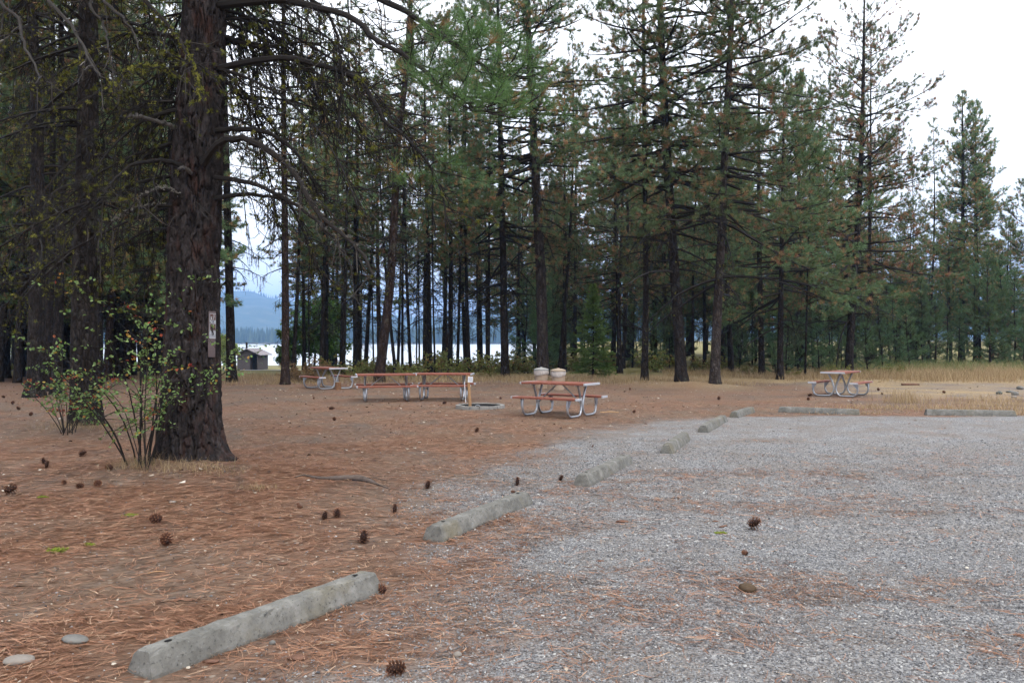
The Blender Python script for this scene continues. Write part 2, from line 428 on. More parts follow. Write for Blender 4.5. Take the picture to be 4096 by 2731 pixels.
# ------------------------------------------------------------------ ground
def mk_ground_mat():
    m, nt, b = new_mat('forest_floor', .95, .12)
    co = objco(nt)
    ga = N(nt, 'ShaderNodeAttribute'); ga.attribute_name = 'mask'
    sep = N(nt, 'ShaderNodeSeparateColor'); nt.links.new(ga.outputs['Color'], sep.inputs[0])
    gr, stw, dry = sep.outputs[0], sep.outputs[1], sep.outputs[2]
    gb = N(nt, 'ShaderNodeAttribute'); gb.attribute_name = 'mask2'
    sep2 = N(nt, 'ShaderNodeSeparateColor'); nt.links.new(gb.outputs['Color'], sep2.inputs[0])
    grn = sep2.outputs[0]
    # gravel
    vc = voro(nt, co, 62, 'F1', 1); bw = N(nt, 'ShaderNodeRGBToBW'); nt.links.new(vc, bw.inputs[0])
    vd = voro(nt, co, 62, 'F1', 0)
    nbig = noise(nt, co, 1.3, 5, .6)
    nm = noise(nt, co, 14, 4, .7)
    gc = ramp(nt, [(.1, (.055, .055, .058)), (.4, (.138, .137, .14)), (.62, (.205, .204, .205)), (.85, (.33, .327, .32))], bw.outputs[0]).outputs[0]
    gc = mixc(nt, gc, (.15, .125, .105), math_(nt, 'MULTIPLY', ramp(nt, [(.40, (0, 0, 0)), (.66, (1, 1, 1))], nbig).outputs[0], .7))
    gc = mixc(nt, gc, (.09, .087, .085), math_(nt, 'MULTIPLY', ramp(nt, [(.52, (0, 0, 0)), (.7, (1, 1, 1))], nm).outputs[0], .5))
    # needle litter streaks in three directions
    s1 = noise(nt, mapping(nt, co, (7, 60, 20), (0, 0, .25)), 1, 4, .65, .4)
    s2 = noise(nt, mapping(nt, co, (60, 9, 20), (0, 0, .5)), 1, 4, .65, .4)
    s3 = noise(nt, mapping(nt, co, (12, 80, 20), (0, 0, -.5)), 1, 4, .65, .4)
    sm = math_(nt, 'MAXIMUM', math_(nt, 'MAXIMUM', s1, s3), math_(nt, 'MULTIPLY', s2, .95))
    sc_ = ramp(nt, [(.32, (.072, .043, .03)), (.46, (.142, .073, .044)), (.6, (.215, .114, .07)), (.76, (.32, .21, .14))], sm).outputs[0]
    soil = ramp(nt, [(.3, (.043, .033, .026)), (.5, (.088, .067, .052)), (.68, (.14, .113, .09)), (.8, (.26, .228, .197))], nm).outputs[0]
    lit = mixc(nt, soil, sc_, stw)
    nb2 = noise(nt, co, .45, 4, .6)
    lit = mixc(nt, lit, (.16, .122, .082), math_(nt, 'MULTIPLY', ramp(nt, [(.45, (0, 0, 0)), (.65, (1, 1, 1))], nb2).outputs[0], .28))
    fl = voro(nt, co, 16, 'F1', 1); fl2 = N(nt, 'ShaderNodeRGBToBW'); nt.links.new(fl, fl2.inputs[0])
    fd = voro(nt, co, 16, 'F1', 0)
    spk = math_(nt, 'MULTIPLY', ramp(nt, [(.70, (0, 0, 0)), (.74, (1, 1, 1))], fl2.outputs[0]).outputs[0], ramp(nt, [(.22, (1, 1, 1)), (.3, (0, 0, 0))], fd).outputs[0])
    lit = mixc(nt, lit, (.40, .35, .28), math_(nt, 'MULTIPLY', spk, .55))
    spd = math_(nt, 'MULTIPLY', ramp(nt, [(.26, (1, 1, 1)), (.3, (0, 0, 0))], fl2.outputs[0]).outputs[0], ramp(nt, [(.25, (1, 1, 1)), (.33, (0, 0, 0))], fd).outputs[0])
    lit = mixc(nt, lit, (.05, .032, .025), math_(nt, 'MULTIPLY', spd, .75))
    mo = noise(nt, mapping(nt, co, (1.1, .55, 1)), 1, 6, .72, .6)
    lit = mixc(nt, lit, (.135, .066, .041), math_(nt, 'MULTIPLY', ramp(nt, [(.48, (0, 0, 0)), (.66, (1, 1, 1))], mo).outputs[0], .42))
    lit = mixc(nt, lit, (.095, .078, .066), math_(nt, 'MULTIPLY', ramp(nt, [(.34, (1, 1, 1)), (.47, (0, 0, 0))], mo).outputs[0], .6))
    gmask = math_(nt, 'MULTIPLY', gr, math_(nt, 'SUBTRACT', 1, math_(nt, 'MULTIPLY', stw, ramp(nt, [(.42, (0, 0, 0)), (.56, (1, 1, 1))], sm).outputs[0])), True)
    col = mixc(nt, lit, gc, gmask)
    dn = ramp(nt, [(.35, (.16, .11, .055)), (.55, (.28, .205, .115)), (.75, (.37, .29, .17))], noise(nt, mapping(nt, co, (2, 8, 4)), 3, 5, .7)).outputs[0]
    col = mixc(nt, col, dn, dry)
    gnc = ramp(nt, [(.35, (.08, .075, .03)), (.6, (.17, .16, .06)), (.8, (.28, .22, .10))], noise(nt, co, 1.2, 6, .7)).outputs[0]
    col = mixc(nt, col, gnc, grn)
    nt.links.new(col, b.inputs['Base Color'])
    h = mixc(nt, math_(nt, 'MULTIPLY', sm, .9), math_(nt, 'SUBTRACT', 1, vd), gmask)
    bump(nt, b, h, .8, .014)
    return m
def graded(lo, hi, step, far_lo, far_hi, ratio=1.22):
    a = list(np.arange(lo, hi + step / 2, step)); s = step
    while a[-1] < far_hi: s *= ratio; a.append(min(a[-1] + s, far_hi))
    s = step
    while a[0] > far_lo: s *= ratio; a.insert(0, max(a[0] - s, far_lo))
    return np.array(a)
def make_ground():
    xs = graded(-13, 15, .12, -5800, 5800, 1.16); ys = graded(2.5, 26, .12, -60, 6800, 1.1)
    X, Y = np.meshgrid(xs, ys)
    Z = gz(X, Y)
    v = np.stack([X, Y, Z], -1).reshape(-1, 3)
    ny, nx = X.shape
    i = (np.arange(ny - 1) * nx)[:, None] + np.arange(nx - 1)[None]
    f = np.stack([i, i + 1, i + nx + 1, i + nx], -1).reshape(-1, 4)
    g = Geo(); g.add(v, f)
    me = g.mesh('ground', [mk_ground_mat()], True)
    gr = gravel_mask(X, Y).ravel(); st = straw_mask(X, Y).ravel()
    x, y = X.ravel(), Y.ravel()
    edge = 33 + (fbm(x * .25, y * .1) - .5) * 5
    dry = sstep(0, 4, y - edge) * sstep(-2, 4, x) + .5 * sstep(.55, .7, fbm(x * .35, y * .7 + 8)) * sstep(19, 24, y) * sstep(4, 12, x)
    dry = np.clip(dry + .5 * sstep(10, 13, x) * sstep(19.3, 20, y) * sstep(.35, .6, fbm(x, y)), 0, 1)
    for mx, my, mh, mr in MOUNDS[3:6]: dry = np.maximum(dry, .65 * np.exp(-((x - mx) ** 2 + (y - my) ** 2) / (mr * mr * 1.6)))
    grn = np.clip(sstep(2, 9, y - edge - 3), 0, 1) * (.6 + .4 * fbm(x * .2, y * .2))
    one = np.ones_like(gr)
    for nm, arr in (('mask', (gr, st, np.clip(dry, 0, 1), one)), ('mask2', (grn, one, one, one))):
        a = me.attributes.new(nm, 'FLOAT_COLOR', 'POINT'); a.data.foreach_set('color', np.stack(arr, -1).astype(np.float32).ravel())
    tag(link('ground', me), kind='structure')
make_ground()

# pine straw and gravel as real pieces near the camera
def sample_view(n, d0, d1, half=.72):
    d = np.sqrt(RNG.uniform(d0 * d0, d1 * d1, n)); x = RNG.uniform(-half, half, n) * d
    return x, d
def make_straw():
    g = Geo()
    for n, d0, d1 in ((150000, 3.4, 11), (240000, 3.4, 24)):
        x, y = sample_view(n, d0, d1)
        keep = RNG.random(n) < np.clip(straw_mask(x, y) * 1.05 - .03, .02, 1) * (np.minimum(1, (4.6 / np.maximum(y, 4.6)) ** 1.8) if d1 < 12 else np.interp(y, [0, 8, 13, 24], [1, 1, .75, .12]))
        x, y = x[keep], y[keep]; k = len(x)
        main = .5 * np.sin(x * .9 + y * .6) + .3 * np.sin(y * 2.1)
        a0 = np.where(RNG.random(k) < .62, main * .8 + RNG.normal(0, .35, k), RNG.uniform(0, 2 * PI, k))
        tint0 = np.clip(RNG.normal(.52, .22, k), 0, 1)
        lift0 = RNG.uniform(.002, .014, k)
        for q in range(2):
            a = a0 + RNG.normal(0, .14, k); L = RNG.uniform(.06, .155, k); bend = RNG.normal(0, .35, k)
            w = np.interp(y, [4, 8, 24], [.0009, .0017, .0038]) * RNG.uniform(.8, 1.3, k)
            z0 = gz(x, y) + lift0; tilt = RNG.normal(0, .06, k)
            pts = []
            cx, cy, cz = x.copy(), y.copy(), z0.copy()
            for s in range(3):
                aa = a + bend * s * .5
                pts.append((cx.copy(), cy.copy(), cz.copy(), aa.copy()))
                cx = cx + np.cos(aa) * L / 2; cy = cy + np.sin(aa) * L / 2; cz = np.maximum(cz + tilt * L / 2, gz(cx, cy) + .002)
            V = []
            for (px_, py_, pz_, aa) in pts:
                V.append(np.stack([px_ - np.sin(aa) * w, py_ + np.cos(aa) * w, pz_], -1)); V.append(np.stack([px_ + np.sin(aa) * w, py_ - np.cos(aa) * w, pz_ + .0008], -1))
            V = np.stack(V, 1).reshape(-1, 3); o = (np.arange(k) * 6)[:, None]
            f = np.concatenate([o + np.array([[0, 1, 3, 2]]), o + np.array([[2, 3, 5, 4]])])
            g.add(V, f, np.repeat(np.clip(tint0 + RNG.normal(0, .06, k), 0, 1), 6))
    o = link('pine_straw', g.mesh('pine_straw', [M['straw']]))
    tag(o, 'fallen orange brown pine needles littering the ground', 'pine straw', kind='stuff')
def make_gravel():
    base = np.array([[1, 0, 0], [-1, 0, 0], [0, 1, 0], [0, -1, 0], [0, 0, 1], [0, 0, -1]], float)
    fc = np.array([[0, 2, 4], [2, 1, 4], [1, 3, 4], [3, 0, 4], [2, 0, 5], [1, 2, 5], [3, 1, 5], [0, 3, 5]])
    g = Geo()
    for n, d0, d1, r0, r1 in ((120000, 3.4, 7, .004, .0105), (150000, 7, 14.5, .006, .013)):
        x, y = sample_view(n, d0, d1)
        keep = RNG.random(n) < np.clip(gravel_mask(x, y) * (1.05 - .5 * straw_mask(x, y)), 0.015, 1) * np.interp(y, [0, 8, 14.5], [1, 1, .08])
        x, y = x[keep], y[keep]; k = len(x)
        r = RNG.uniform(r0, r1, k) * np.where(RNG.random(k) < .04, 1.7, 1)
        V = base[None] * RNG.uniform(.65, 1.2, (k, 6, 1)) * np.stack([np.ones(k), RNG.uniform(.55, .95, k), RNG.uniform(.4, .75, k)], -1)[:, None]
        V = V + RNG.normal(0, .16, (k, 6, 3)); a = RNG.uniform(0, 2 * PI, k); c, s = np.cos(a)[:, None], np.sin(a)[:, None]
        V = np.stack([V[..., 0] * c - V[..., 1] * s, V[..., 0] * s + V[..., 1] * c, V[..., 2]], -1) * r[:, None, None]
        V += np.stack([x, y, gz(x, y) + r * .25], -1)[:, None]
        f = (np.arange(k) * 6)[:, None, None] + fc[None]
        g.add(V.reshape(-1, 3), f.reshape(-1, 3), np.repeat(np.clip(RNG.normal(.5, .24, k), 0, 1), 6))
    o = link('gravel', g.mesh('gravel', [M['stone']]))
    tag(o, 'loose grey crushed gravel of the parking area', 'gravel', kind='stuff')
make_straw(); make_gravel()
def make_litter():
    g = Geo()
    for n, d0, d1, r0, r1 in ((700, 3.6, 9, .006, .02), (5200, 9, 36, .012, .045)):
        x, y = sample_view(n, d0, d1); k = RNG.random(n) < (1 - .85 * gravel_mask(x, y)); x, y = x[k], y[k]; n = len(x)
        r = RNG.uniform(r0, r1, n) * RNG.uniform(.5, 1, n); a = RNG.uniform(0, 2 * PI, n); ar = RNG.uniform(.25, .8, n)
        c = np.stack([x, y, gz(x, y) + .006 + r * .25], -1)
        V = []
        for t in np.arange(5) * 2 * PI / 5:
            u, v = np.cos(t) * r * RNG.uniform(.8, 1.2, n), np.sin(t) * r * ar
            V.append(c + np.stack([u * np.cos(a) - v * np.sin(a), u * np.sin(a) + v * np.cos(a), RNG.uniform(-.25, .7, n) * r], -1))
        V = np.stack(V + [c + [0, 0, .008]], 1).reshape(-1, 3); o = (np.arange(n) * 6)[:, None]
        for q in range(5): 
            n0 = g.n if q == 0 else n0
            if q == 0: g.add(V, o + np.array([[0, 1, 5]]), np.repeat(np.where(RNG.random(n) < .35, RNG.uniform(.7, 1, n), RNG.uniform(0, .45, n)), 6))
            else: g.f[3].append(o + n0 + np.array([[q, (q + 1) % 5, 5]])); g.m[3].append(np.zeros(n, int))
    tag(link('forest_litter', g.mesh('forest_litter', [mat_tint('litter', [(0, (.03, .02, .016)), (.45, (.12, .065, .045)), (.7, (.25, .2, .15)), (1, (.45, .41, .34))], .9)])),
        'small flakes of bark, chips and dry leaves scattered over the ground', 'litter', kind='stuff')
make_litter()

# ------------------------------------------------------------------ lake, far shore, hills, path
def flat(name, x0, x1, y0, y1, z, mat):
    g = Geo(); g.poly([(x0, y0, z), (x1, y0, z), (x1, y1, z), (x0, y1, z)], [(0, 1, 2, 3)])
    return tag(link(name, g.mesh(name, [mat])), kind='structure')
def mk_water():
    m, nt, b = new_mat('lake_water', .12, .6)
    co = objco(nt)
    b.inputs['Base Color'].default_value = (.42, .46, .50, 1); b.inputs['Metallic'].default_value = .9
    n = noise(nt, mapping(nt, co, (.02, .3, 1)), 1, 4, .6)
    nt.links.new(math_(nt, 'ADD', .32, math_(nt, 'MULTIPLY', n, .2)), b.inputs['Roughness'])
    bump(nt, b, noise(nt, mapping(nt, co, (.3, 1.5, 1)), 1, 3), .02, .1)
    return m
flat('lake', -2500, 2500, 152, 1372, -2.8, mk_water())

def make_hills():
    px = np.array([-6000, -1500, 0, 500, 800, 1000, 1150, 1350, 1700, 2200, 2650, 3200, 3800, 4600, 9000])
    py = np.array([1200, 1100, 1120, 1140, 1185, 1178, 1212, 1262, 1292, 1240, 1165, 1200, 1240, 1260, 1280])
    a = np.linspace(-1.9, 1.9, 420); yy = np.linspace(0, 1, 26)
    P = CX + a * F
    hp = np.interp(P, px, CY - py) / F
    V = []
    for t in yy:
        d = 2300 + 1900 * t
        env = math.sin(PI * .5 * min(1, t / .72)) if t < .72 else 1 - .5 * (t - .72) / .28
        x = a * d
        h = hp * 3668 * env + 1.7
        h = h + (fbm(x * .004 + 3, d * .004 * np.ones_like(x), 4) - .5) * 120 * env * (1 - .6 * t) + (vnoise(x * .03, d * .05 * np.ones_like(x)) - .5) * 9
        V.append(np.stack([x, np.full_like(x, d), np.maximum(h, -3) if t > 0 else np.full_like(x, 4)], -1))
    V = np.array(V); ny, nx = V.shape[:2]
    i = (np.arange(ny - 1) * nx)[:, None] + np.arange(nx - 1)[None]
    g = Geo(); g.add(V.reshape(-1, 3), np.stack([i, i + 1, i + nx + 1, i + nx], -1).reshape(-1, 4))
    m, nt, b = new_mat('hill_forest', .95, .1)
    n = noise(nt, objco(nt), .02, 8, .75)
    nt.links.new(ramp(nt, [(.35, (.03, .05, .03)), (.55, (.055, .075, .04)), (.75, (.14, .13, .09))], n).outputs[0], b.inputs['Base Color'])
    tag(link('hills', g.mesh('hills', [m], True)), kind='structure')
    # far forest: conical crowns along the opposite shore and on the ridge
    g = Geo(); rng = np.random.default_rng(5); n = 5200
    d = rng.uniform(1385, 1560, n); x = (rng.uniform(-600, 2700, n) - CX) / F * d
    z = gz(x, d); h = rng.uniform(14, 30, n) * (.85 + .3 * vnoise(x * .02, d * .01))
    n2 = 2600
    ti = rng.uniform(.62, .8, n2); d2 = 2300 + 1900 * ti; a2 = rng.uniform(-1, .7, n2)
    hp2 = np.interp(CX + a2 * F, px, CY - py) / F
    env = np.where(ti < .72, np.sin(PI * .5 * np.minimum(1, ti / .72)), 1 - .5 * (ti - .72) / .28)
    x = np.concatenate([x, a2 * d2]); z = np.concatenate([z, hp2 * 3668 * env - 8]); h = np.concatenate([h, rng.uniform(18, 34, n2)]); d = np.concatenate([d, d2]); n += n2
    ang = np.arange(6) * PI / 3
    r = h * rng.uniform(.1, .17, n)
    ring = np.stack([x[:, None] + r[:, None] * np.cos(ang), d[:, None] + r[:, None] * np.sin(ang), np.broadcast_to((z + h * .08)[:, None], (n, 6))], -1)
    V = np.concatenate([ring, np.stack([x, d, z + h], -1)[:, None]], 1)
    o = (np.arange(n) * 7)[:, None, None]; q = np.array([[k, (k + 1) % 6, 6] for k in range(6)])[None]
    g.add(V.reshape(-1, 3), (o + q).reshape(-1, 3), np.repeat(rng.uniform(0, 1, n), 7))
    tag(link('far_forest', g.mesh('far_forest', [mat_tint('far_trees', [(0, (.03, .05, .028)), (1, (.065, .085, .045))], .95, .05)])),
        'distant dark conifer forest along the opposite lake shore', 'forest', kind='stuff')
make_hills()

# ------------------------------------------------------------------ wheel stops
STOPS = [((604, 2728), (1533, 2365), 'long grey concrete wheel stop nearest the camera, lower left, stained with moss'),
         ((1772, 2168), (2134, 2015), 'second concrete wheel stop of the diagonal row, straw drifted along its right side'),
         ((2359, 1945), (2536, 1855), 'third concrete wheel stop of the diagonal row, clean grey, two pine cones left of it'),
         ((2691, 1819), (2762, 1761), 'fourth wheel stop of the diagonal row with chipped crumbling near end'),
         ((2834, 1729), (2913, 1684), 'fifth concrete wheel stop of the diagonal row, half sunk in gravel'),
         ((2953, 1670), (3022, 1648), 'farthest pale wheel stop of the diagonal row, at the gravel corner'),
         ((3441, 1658), (3118, 1645), 'dark grey wheel stop at the far gravel edge below the lone right picnic table'),
         ((4052, 1663), (3695, 1658), 'pale wheel stop across the far gravel edge, near the rock group')]
def make_stop(i, a, b_, label):
    A = np.array(gp(*a)[:2]); B = np.array(gp(*b_)[:2])
    ax = B - A; L = np.linalg.norm(ax); ax = ax / L; left = np.array([-ax[1], ax[0]])
    c = (A + B) / 2 + left * .1
    rng = np.random.default_rng(40 + i)
    prof = [(-.108, -.03), (-.106, .02), (-.094, .065), (-.074, .108), (-.06, .125), (-.048, .132), (.044, .134), (.054, .129), (.064, .115), (.082, .07), (.098, .025), (.108, -.03)]
    if i in (3, 4): prof = [(x, z * 1.05 if abs(x) < .05 else z) for x, z in prof]
    n = 34; V = []; m = len(prof)
    for k in range(n):
        t = k / (n - 1)
        ends = 1 - .55 * (abs(t - .5) > .499)
        for (u, z) in prof:
            y = (t - .5) * L
            if k in (0, n - 1): y += (.012 if k == 0 else -.012) * -1 * (0)
            # sloped, slightly rounded ends
            e = max(0, 1 - min(t, 1 - t) * L / .04)
            zz = z * (1 - .05 * e * e); uu = u * (1 - .05 * e * e)
            yy = y - math.copysign(1, t - .5) * max(0, z) * .18 * max(0, 1 - min(t, 1 - t) * L / .2)
            V.append((uu + rng.normal(0, .0024), yy + rng.normal(0, .003), zz + rng.normal(0, .0024)))
    V = np.array(V)
    if i == 3:
        q = (V[:, 1] < -L / 2 + .16) & (V[:, 0] < .0); V[q, 2] -= rng.uniform(0, .035, q.sum()); V[q, 0] += rng.uniform(0, .02, q.sum())
    f = [(k * m + j, k * m + j + 1, (k + 1) * m + j + 1, (k + 1) * m + j) for k in range(n - 1) for j in range(m - 1)]
    f = [tuple(reversed(q)) for q in f]
    f.append(tuple(range(m))); f.append(tuple(reversed(range((n - 1) * m, n * m))))
    g = Geo(); g.poly(V, f)
    o = link('wheel_stop', g.mesh('wheel_stop', [M['concrete']]))
    z = (GZ(*A) + GZ(*B)) / 2
    o.location = (c[0], c[1], z); o.rotation_euler = (0, 0, math.atan2(ax[1], ax[0]) - PI / 2)
    tag(o, label, 'wheel stop', 'concrete wheel stops along the parking edge')
    # rebar pin holes on the near ones: flat discs, hole shade put into the colour
    if i < 3:
        for s in (-1, 1):
            g = Geo(); a_ = np.linspace(0, 2 * PI, 11)[:-1]
            v = [(0.017 * math.cos(t) , s * (L / 2 - .17) + .022 * math.sin(t), .1385) for t in a_]
            g.poly(v, [tuple(range(10))]); link('pin_hole_shade', g.mesh('pin_hole_shade', [M['ash_hole_shade']]), o)
for i, s in enumerate(STOPS): make_stop(i, *s)

# ------------------------------------------------------------------ picnic tables
def make_table(loc, th, label, L=1.68):
    r = empty('picnic_table', loc, th, label=label, cat='picnic table', group='red and galvanised picnic tables')
    def slab(name, u0, wid, z, nb, ln):
        g = Geo(); w = (wid - .006 * (nb - 1)) / nb
        for k in range(nb): box(g, (0, u0 - wid / 2 + w / 2 + k * (w + .006), z - .022), (ln - .02, w, .044), 0, bev=.004)
        o = link(name, g.mesh(name, [M['plank']]), r)
        for s in (-1, 1):
            g = Geo(); box(g, (s * (ln / 2 - .006), u0, z - .0225), (.012 + .024, wid + .006, .05), 0, bev=.003)
            link('end_cap', g.mesh('end_cap', [M['alu']]), o)
        return o
    slab('tabletop', 0, .72, .765, 5, L)
    for s in (-1, 1): slab('bench_seat', s * .615, .25, .45, 2, L)
    xe = .585
    for sx in (-1, 1):
        for s in (-1, 1):
            P = [(s * .20, .715), (s * .155, .62), (s * .10, .50), (s * .05, .36), (s * .03, .27), (s * .04, .18), (s * .085, .085), (s * .17, .036), (s * .28, .029), (s * .45, .029), (s * .55, .037), (s * .625, .085), (s * .662, .17), (s * .667, .27), (s * .655, .35), (s * .648, .40)]
            Q = np.array([(sx * xe, u, z) for u, z in P])
            C = smooth_path(Q, 44)
            g = Geo(); tubes(g, C[None], .027, .027, 12); leg = link('leg', g.mesh('leg', [M['steel']], True), r)
            g = Geo(); V = []
            for dx in (-.004, .004):
                V += [(sx * xe + sx * .03 + dx, s * .53, .404), (sx * xe + sx * .03 + dx, s * .70, .404), (sx * xe + sx * .03 + dx, s * .685, .24), (sx * xe + sx * .03 + dx, s * .64, .24)]
            g.poly(V, [(0, 1, 2, 3), (7, 6, 5, 4), (0, 4, 5, 1), (1, 5, 6, 2), (2, 6, 7, 3), (3, 7, 4, 0)])
            link('bracket', g.mesh('bracket', [M['steel']]), leg)
        g = Geo(); box(g, (sx * xe, 0, .712), (.06, .62, .022), 0, bev=.003); link('crossbar', g.mesh('crossbar', [M['steel']]), r)
        g = Geo(); C = smooth_path([(sx * .08, 0, .705), (sx * .33, 0, .50), (sx * (xe - .03), 0, .30)], 8); tubes(g, C[None], .016, .016, 8)
        link('brace', g.mesh('brace', [M['steel']], True), r)
    return r
make_table((1.09, 18.95, GZ(1.09, 18.95)), math.radians(-33.5), 'nearest red picnic table, between fire ring and gravel, two trash cans behind it')
make_table((-3.62, 23.7, GZ(-3.6, 23.7)), math.radians(13), 'left table of the two red picnic tables set end to end')
make_table((-1.98, 24.05, GZ(-2, 24)), math.radians(-4), 'right table of the two set end to end, behind the fire ring post')
make_table((-6.65, 29.9, GZ(-6.65, 29.9)), math.radians(-52), 'far left picnic table with a log round under its bench')
make_table((10.3, 25.9, GZ(10.3, 25.9)), math.radians(52), 'lone picnic table on the right, seen from its end, by the dry grass')

# ------------------------------------------------------------------ fire ring, post, cans, stump
def lathe(g, prof, n=28, c=(0, 0, 0), mat=0, tint=.5):
    V = []; m = len(prof)
    for k in range(n):
        a = 2 * PI * k / n
        for r, z in prof: V.append((c[0] + r * math.cos(a), c[1] + r * math.sin(a), c[2] + z))
    f = [(k * m + j, ((k + 1) % n) * m + j, ((k + 1) % n) * m + j + 1, k * m + j + 1) for k in range(n) for j in range(m - 1)]
    g.poly(V, f, tint, mat)
def fire_ring():
    x, y, z = gp(1921, 1631); y = 21.15; x = (1921 - CX) / F * y; z = GZ(x, y)
    r = empty('fire_ring', (x, y, z), 0, label='round ground level fire ring of grey concrete blocks with dark ashes inside', cat='fire ring')
    g = Geo(); n = 16
    for k in range(n):
        a0, a1 = 2 * PI * k / n + .012, 2 * PI * (k + 1) / n - .012
        ri, ro, zz = .52, .63, .085 + .006 * math.sin(k * 2.3)
        V = []
        for zc in (-.08, zz):
            for t in (0, .5, 1):
                a = a0 + (a1 - a0) * t
                V += [(ri * math.cos(a), ri * math.sin(a), zc), (ro * math.cos(a), ro * math.sin(a), zc)]
        f = []
        for s in (0, 1):
            f += [(6 + 2 * s, 7 + 2 * s, 9 + 2 * s, 8 + 2 * s), (2 * s + 1, 2 * s + 3, 2 * s + 9, 2 * s + 7), (2 * s, 2 * s + 6, 2 * s + 8, 2 * s + 2)]
        f += [(0, 1, 7, 6), (5, 4, 10, 11)]
        g.poly(V, f)
    link('block_rim', g.mesh('block_rim', [M['block']]), r)
    g = Geo(); lathe(g, [(.518, .07), (.518, .04), (.3, .036), (.001, .045)], 24); link('ashes', g.mesh('ashes', [M['ash_hole_shade']]), r)
    C = smooth_path([(-.12, -.40, .0), (-.10, -.40, .09), (-.05, -.4, .11), (0, -.4, .09), (.02, -.4, .0)], 16)
    g = Geo(); tubes(g, C[None], .008, .008, 6); link('handle', g.mesh('handle', [M['steel']], True), r)
    # post with notice
    bx, by = (1881 - CX) / F * 20.95, 20.95
    p = empty('notice_post', (bx, by, GZ(bx, by)), math.radians(16), label='tilted wooden post with a white notice sheet, standing in the fire ring', cat='post')
    g = Geo(); box(g, (0, 0, .42), (.062, .085, .86), 0, bev=.004); o = link('post', g.mesh('post', [M['wood']]), p)
    g = Geo(); box(g, (-.065, -.052, .745), (.125, .003, .14), 0); s = link('notice_sheet', g.mesh('notice_sheet', [M['paper']]), p)
    g = Geo()
    for k in range(6): box(g, (-.065 + (.012 if k == 0 else 0), -.0555, .795 - k * .018), (.07 if k == 0 else .095, .001, .004), 0)
    link('lettering', g.mesh('lettering', [M['ink']]), s)
    s.rotation_euler = (0, math.radians(8), 0)
    g = Geo(); box(g, (-.115, -.045, .44), (.014, .006, .52), 0); link('cord', g.mesh('cord', [M['paper']]), p)
    p.rotation_euler = (math.radians(1), math.radians(-4), math.radians(16))
fire_ring()
def trash_can(px, py, lidm, label):
    x, y, z = gp(px, py)
    r = empty('trash_can', (x, y, z), .3, label=label, cat='trash can', group='beige trash cans behind the near picnic table')
    g = Geo(); n = 56; V = []; prof = [(.2, 0), (.205, .02), (.235, .52), (.238, .55), (.25, .56), (.25, .60), (.245, .66)]
    m = len(prof)
    for k in range(n):
        a = 2 * PI * k / n
        for q, (rr, zz) in enumerate(prof):
            ro = rr + (.006 if (k % 2 == 0 and 1 <= q <= 2) else 0)
            V.append((ro * math.cos(a), ro * math.sin(a), zz))
    g.poly(V, [(k * m + j, ((k + 1) % n) * m + j, ((k + 1) % n) * m + j + 1, k * m + j + 1) for k in range(n) for j in range(m - 1)])
    link('body', g.mesh('body', [M['canbeige']]), r)
    g = Geo(); rng = np.random.default_rng(px); n = 48; V = []
    for k in range(n):
        a = 2 * PI * k / n; dz = .03 * math.sin(a * 2 + px) + rng.normal(0, .006)
        for q, (rr, zz) in enumerate([(.255, .668), (.268, .62), (.272, .56 + dz * .5), (.262, .5 + dz)]):
            rr += rng.normal(0, .004); V.append((rr * math.cos(a), rr * math.sin(a), zz))
    m = 4; g.poly(V, [(k * m + j + 1, ((k + 1) % n) * m + j + 1, ((k + 1) % n) * m + j, k * m + j) for k in range(n) for j in range(m - 1)])
    link('bag_liner', g.mesh('bag_liner', [M['bag']]), r)
    g = Geo(); lathe(g, [(.262, .655), (.275, .66), (.276, .695), (.262, .705), (.2, .73), (.1, .752), (.05, .757), (.045, .775), (.001, .778)], 36)
    link('lid', g.mesh('lid', [lidm], True), r)
    for s in (-1, 1):
        g = Geo(); C = smooth_path([(s * .235, -.06, .44), (s * .28, -.05, .45), (s * .28, .05, .45), (s * .235, .06, .44)], 10); tubes(g, C[None], .012, .012, 6)
        link('handle', g.mesh('handle', [M['canbeige']], True), r)
trash_can(2165, 1553, M['canlid_g'], 'beige ribbed trash can with a grey lid and bag liner, left of the pair')
trash_can(2233, 1561, M['canlid_b'], 'beige ribbed trash can with a tan lid and bag liner, right of the pair')
def log_round():
    x, y, z = gp(1353, 1559)
    r = empty('log_round', (x, y, z), 0, label='short upright log round by the far left picnic table', cat='log')
    g = Geo(); n = 22; V = []; rng = np.random.default_rng(2); rr = .108 + rng.normal(0, .006, n)
    for zz in (-.02, .05, .12, .19, .262):
        for k in range(n): V.append(((rr[k] + rng.normal(0, .003)) * math.cos(2 * PI * k / n), (rr[k] + rng.normal(0, .003)) * math.sin(2 * PI * k / n), zz))
    g.poly(V, [(a * n + k, a * n + (k + 1) % n, (a + 1) * n + (k + 1) % n, (a + 1) * n + k) for a in range(4) for k in range(n)])
    link('bark', g.mesh('bark', [M['stumpside']]), r)
    g = Geo(); g.poly([(rr[k] * .97 * math.cos(2 * PI * k / n), rr[k] * .97 * math.sin(2 * PI * k / n), .264) for k in range(n)], [tuple(range(n))])
    link('cut_face', g.mesh('cut_face', [M['cutwood']]), r)
log_round()

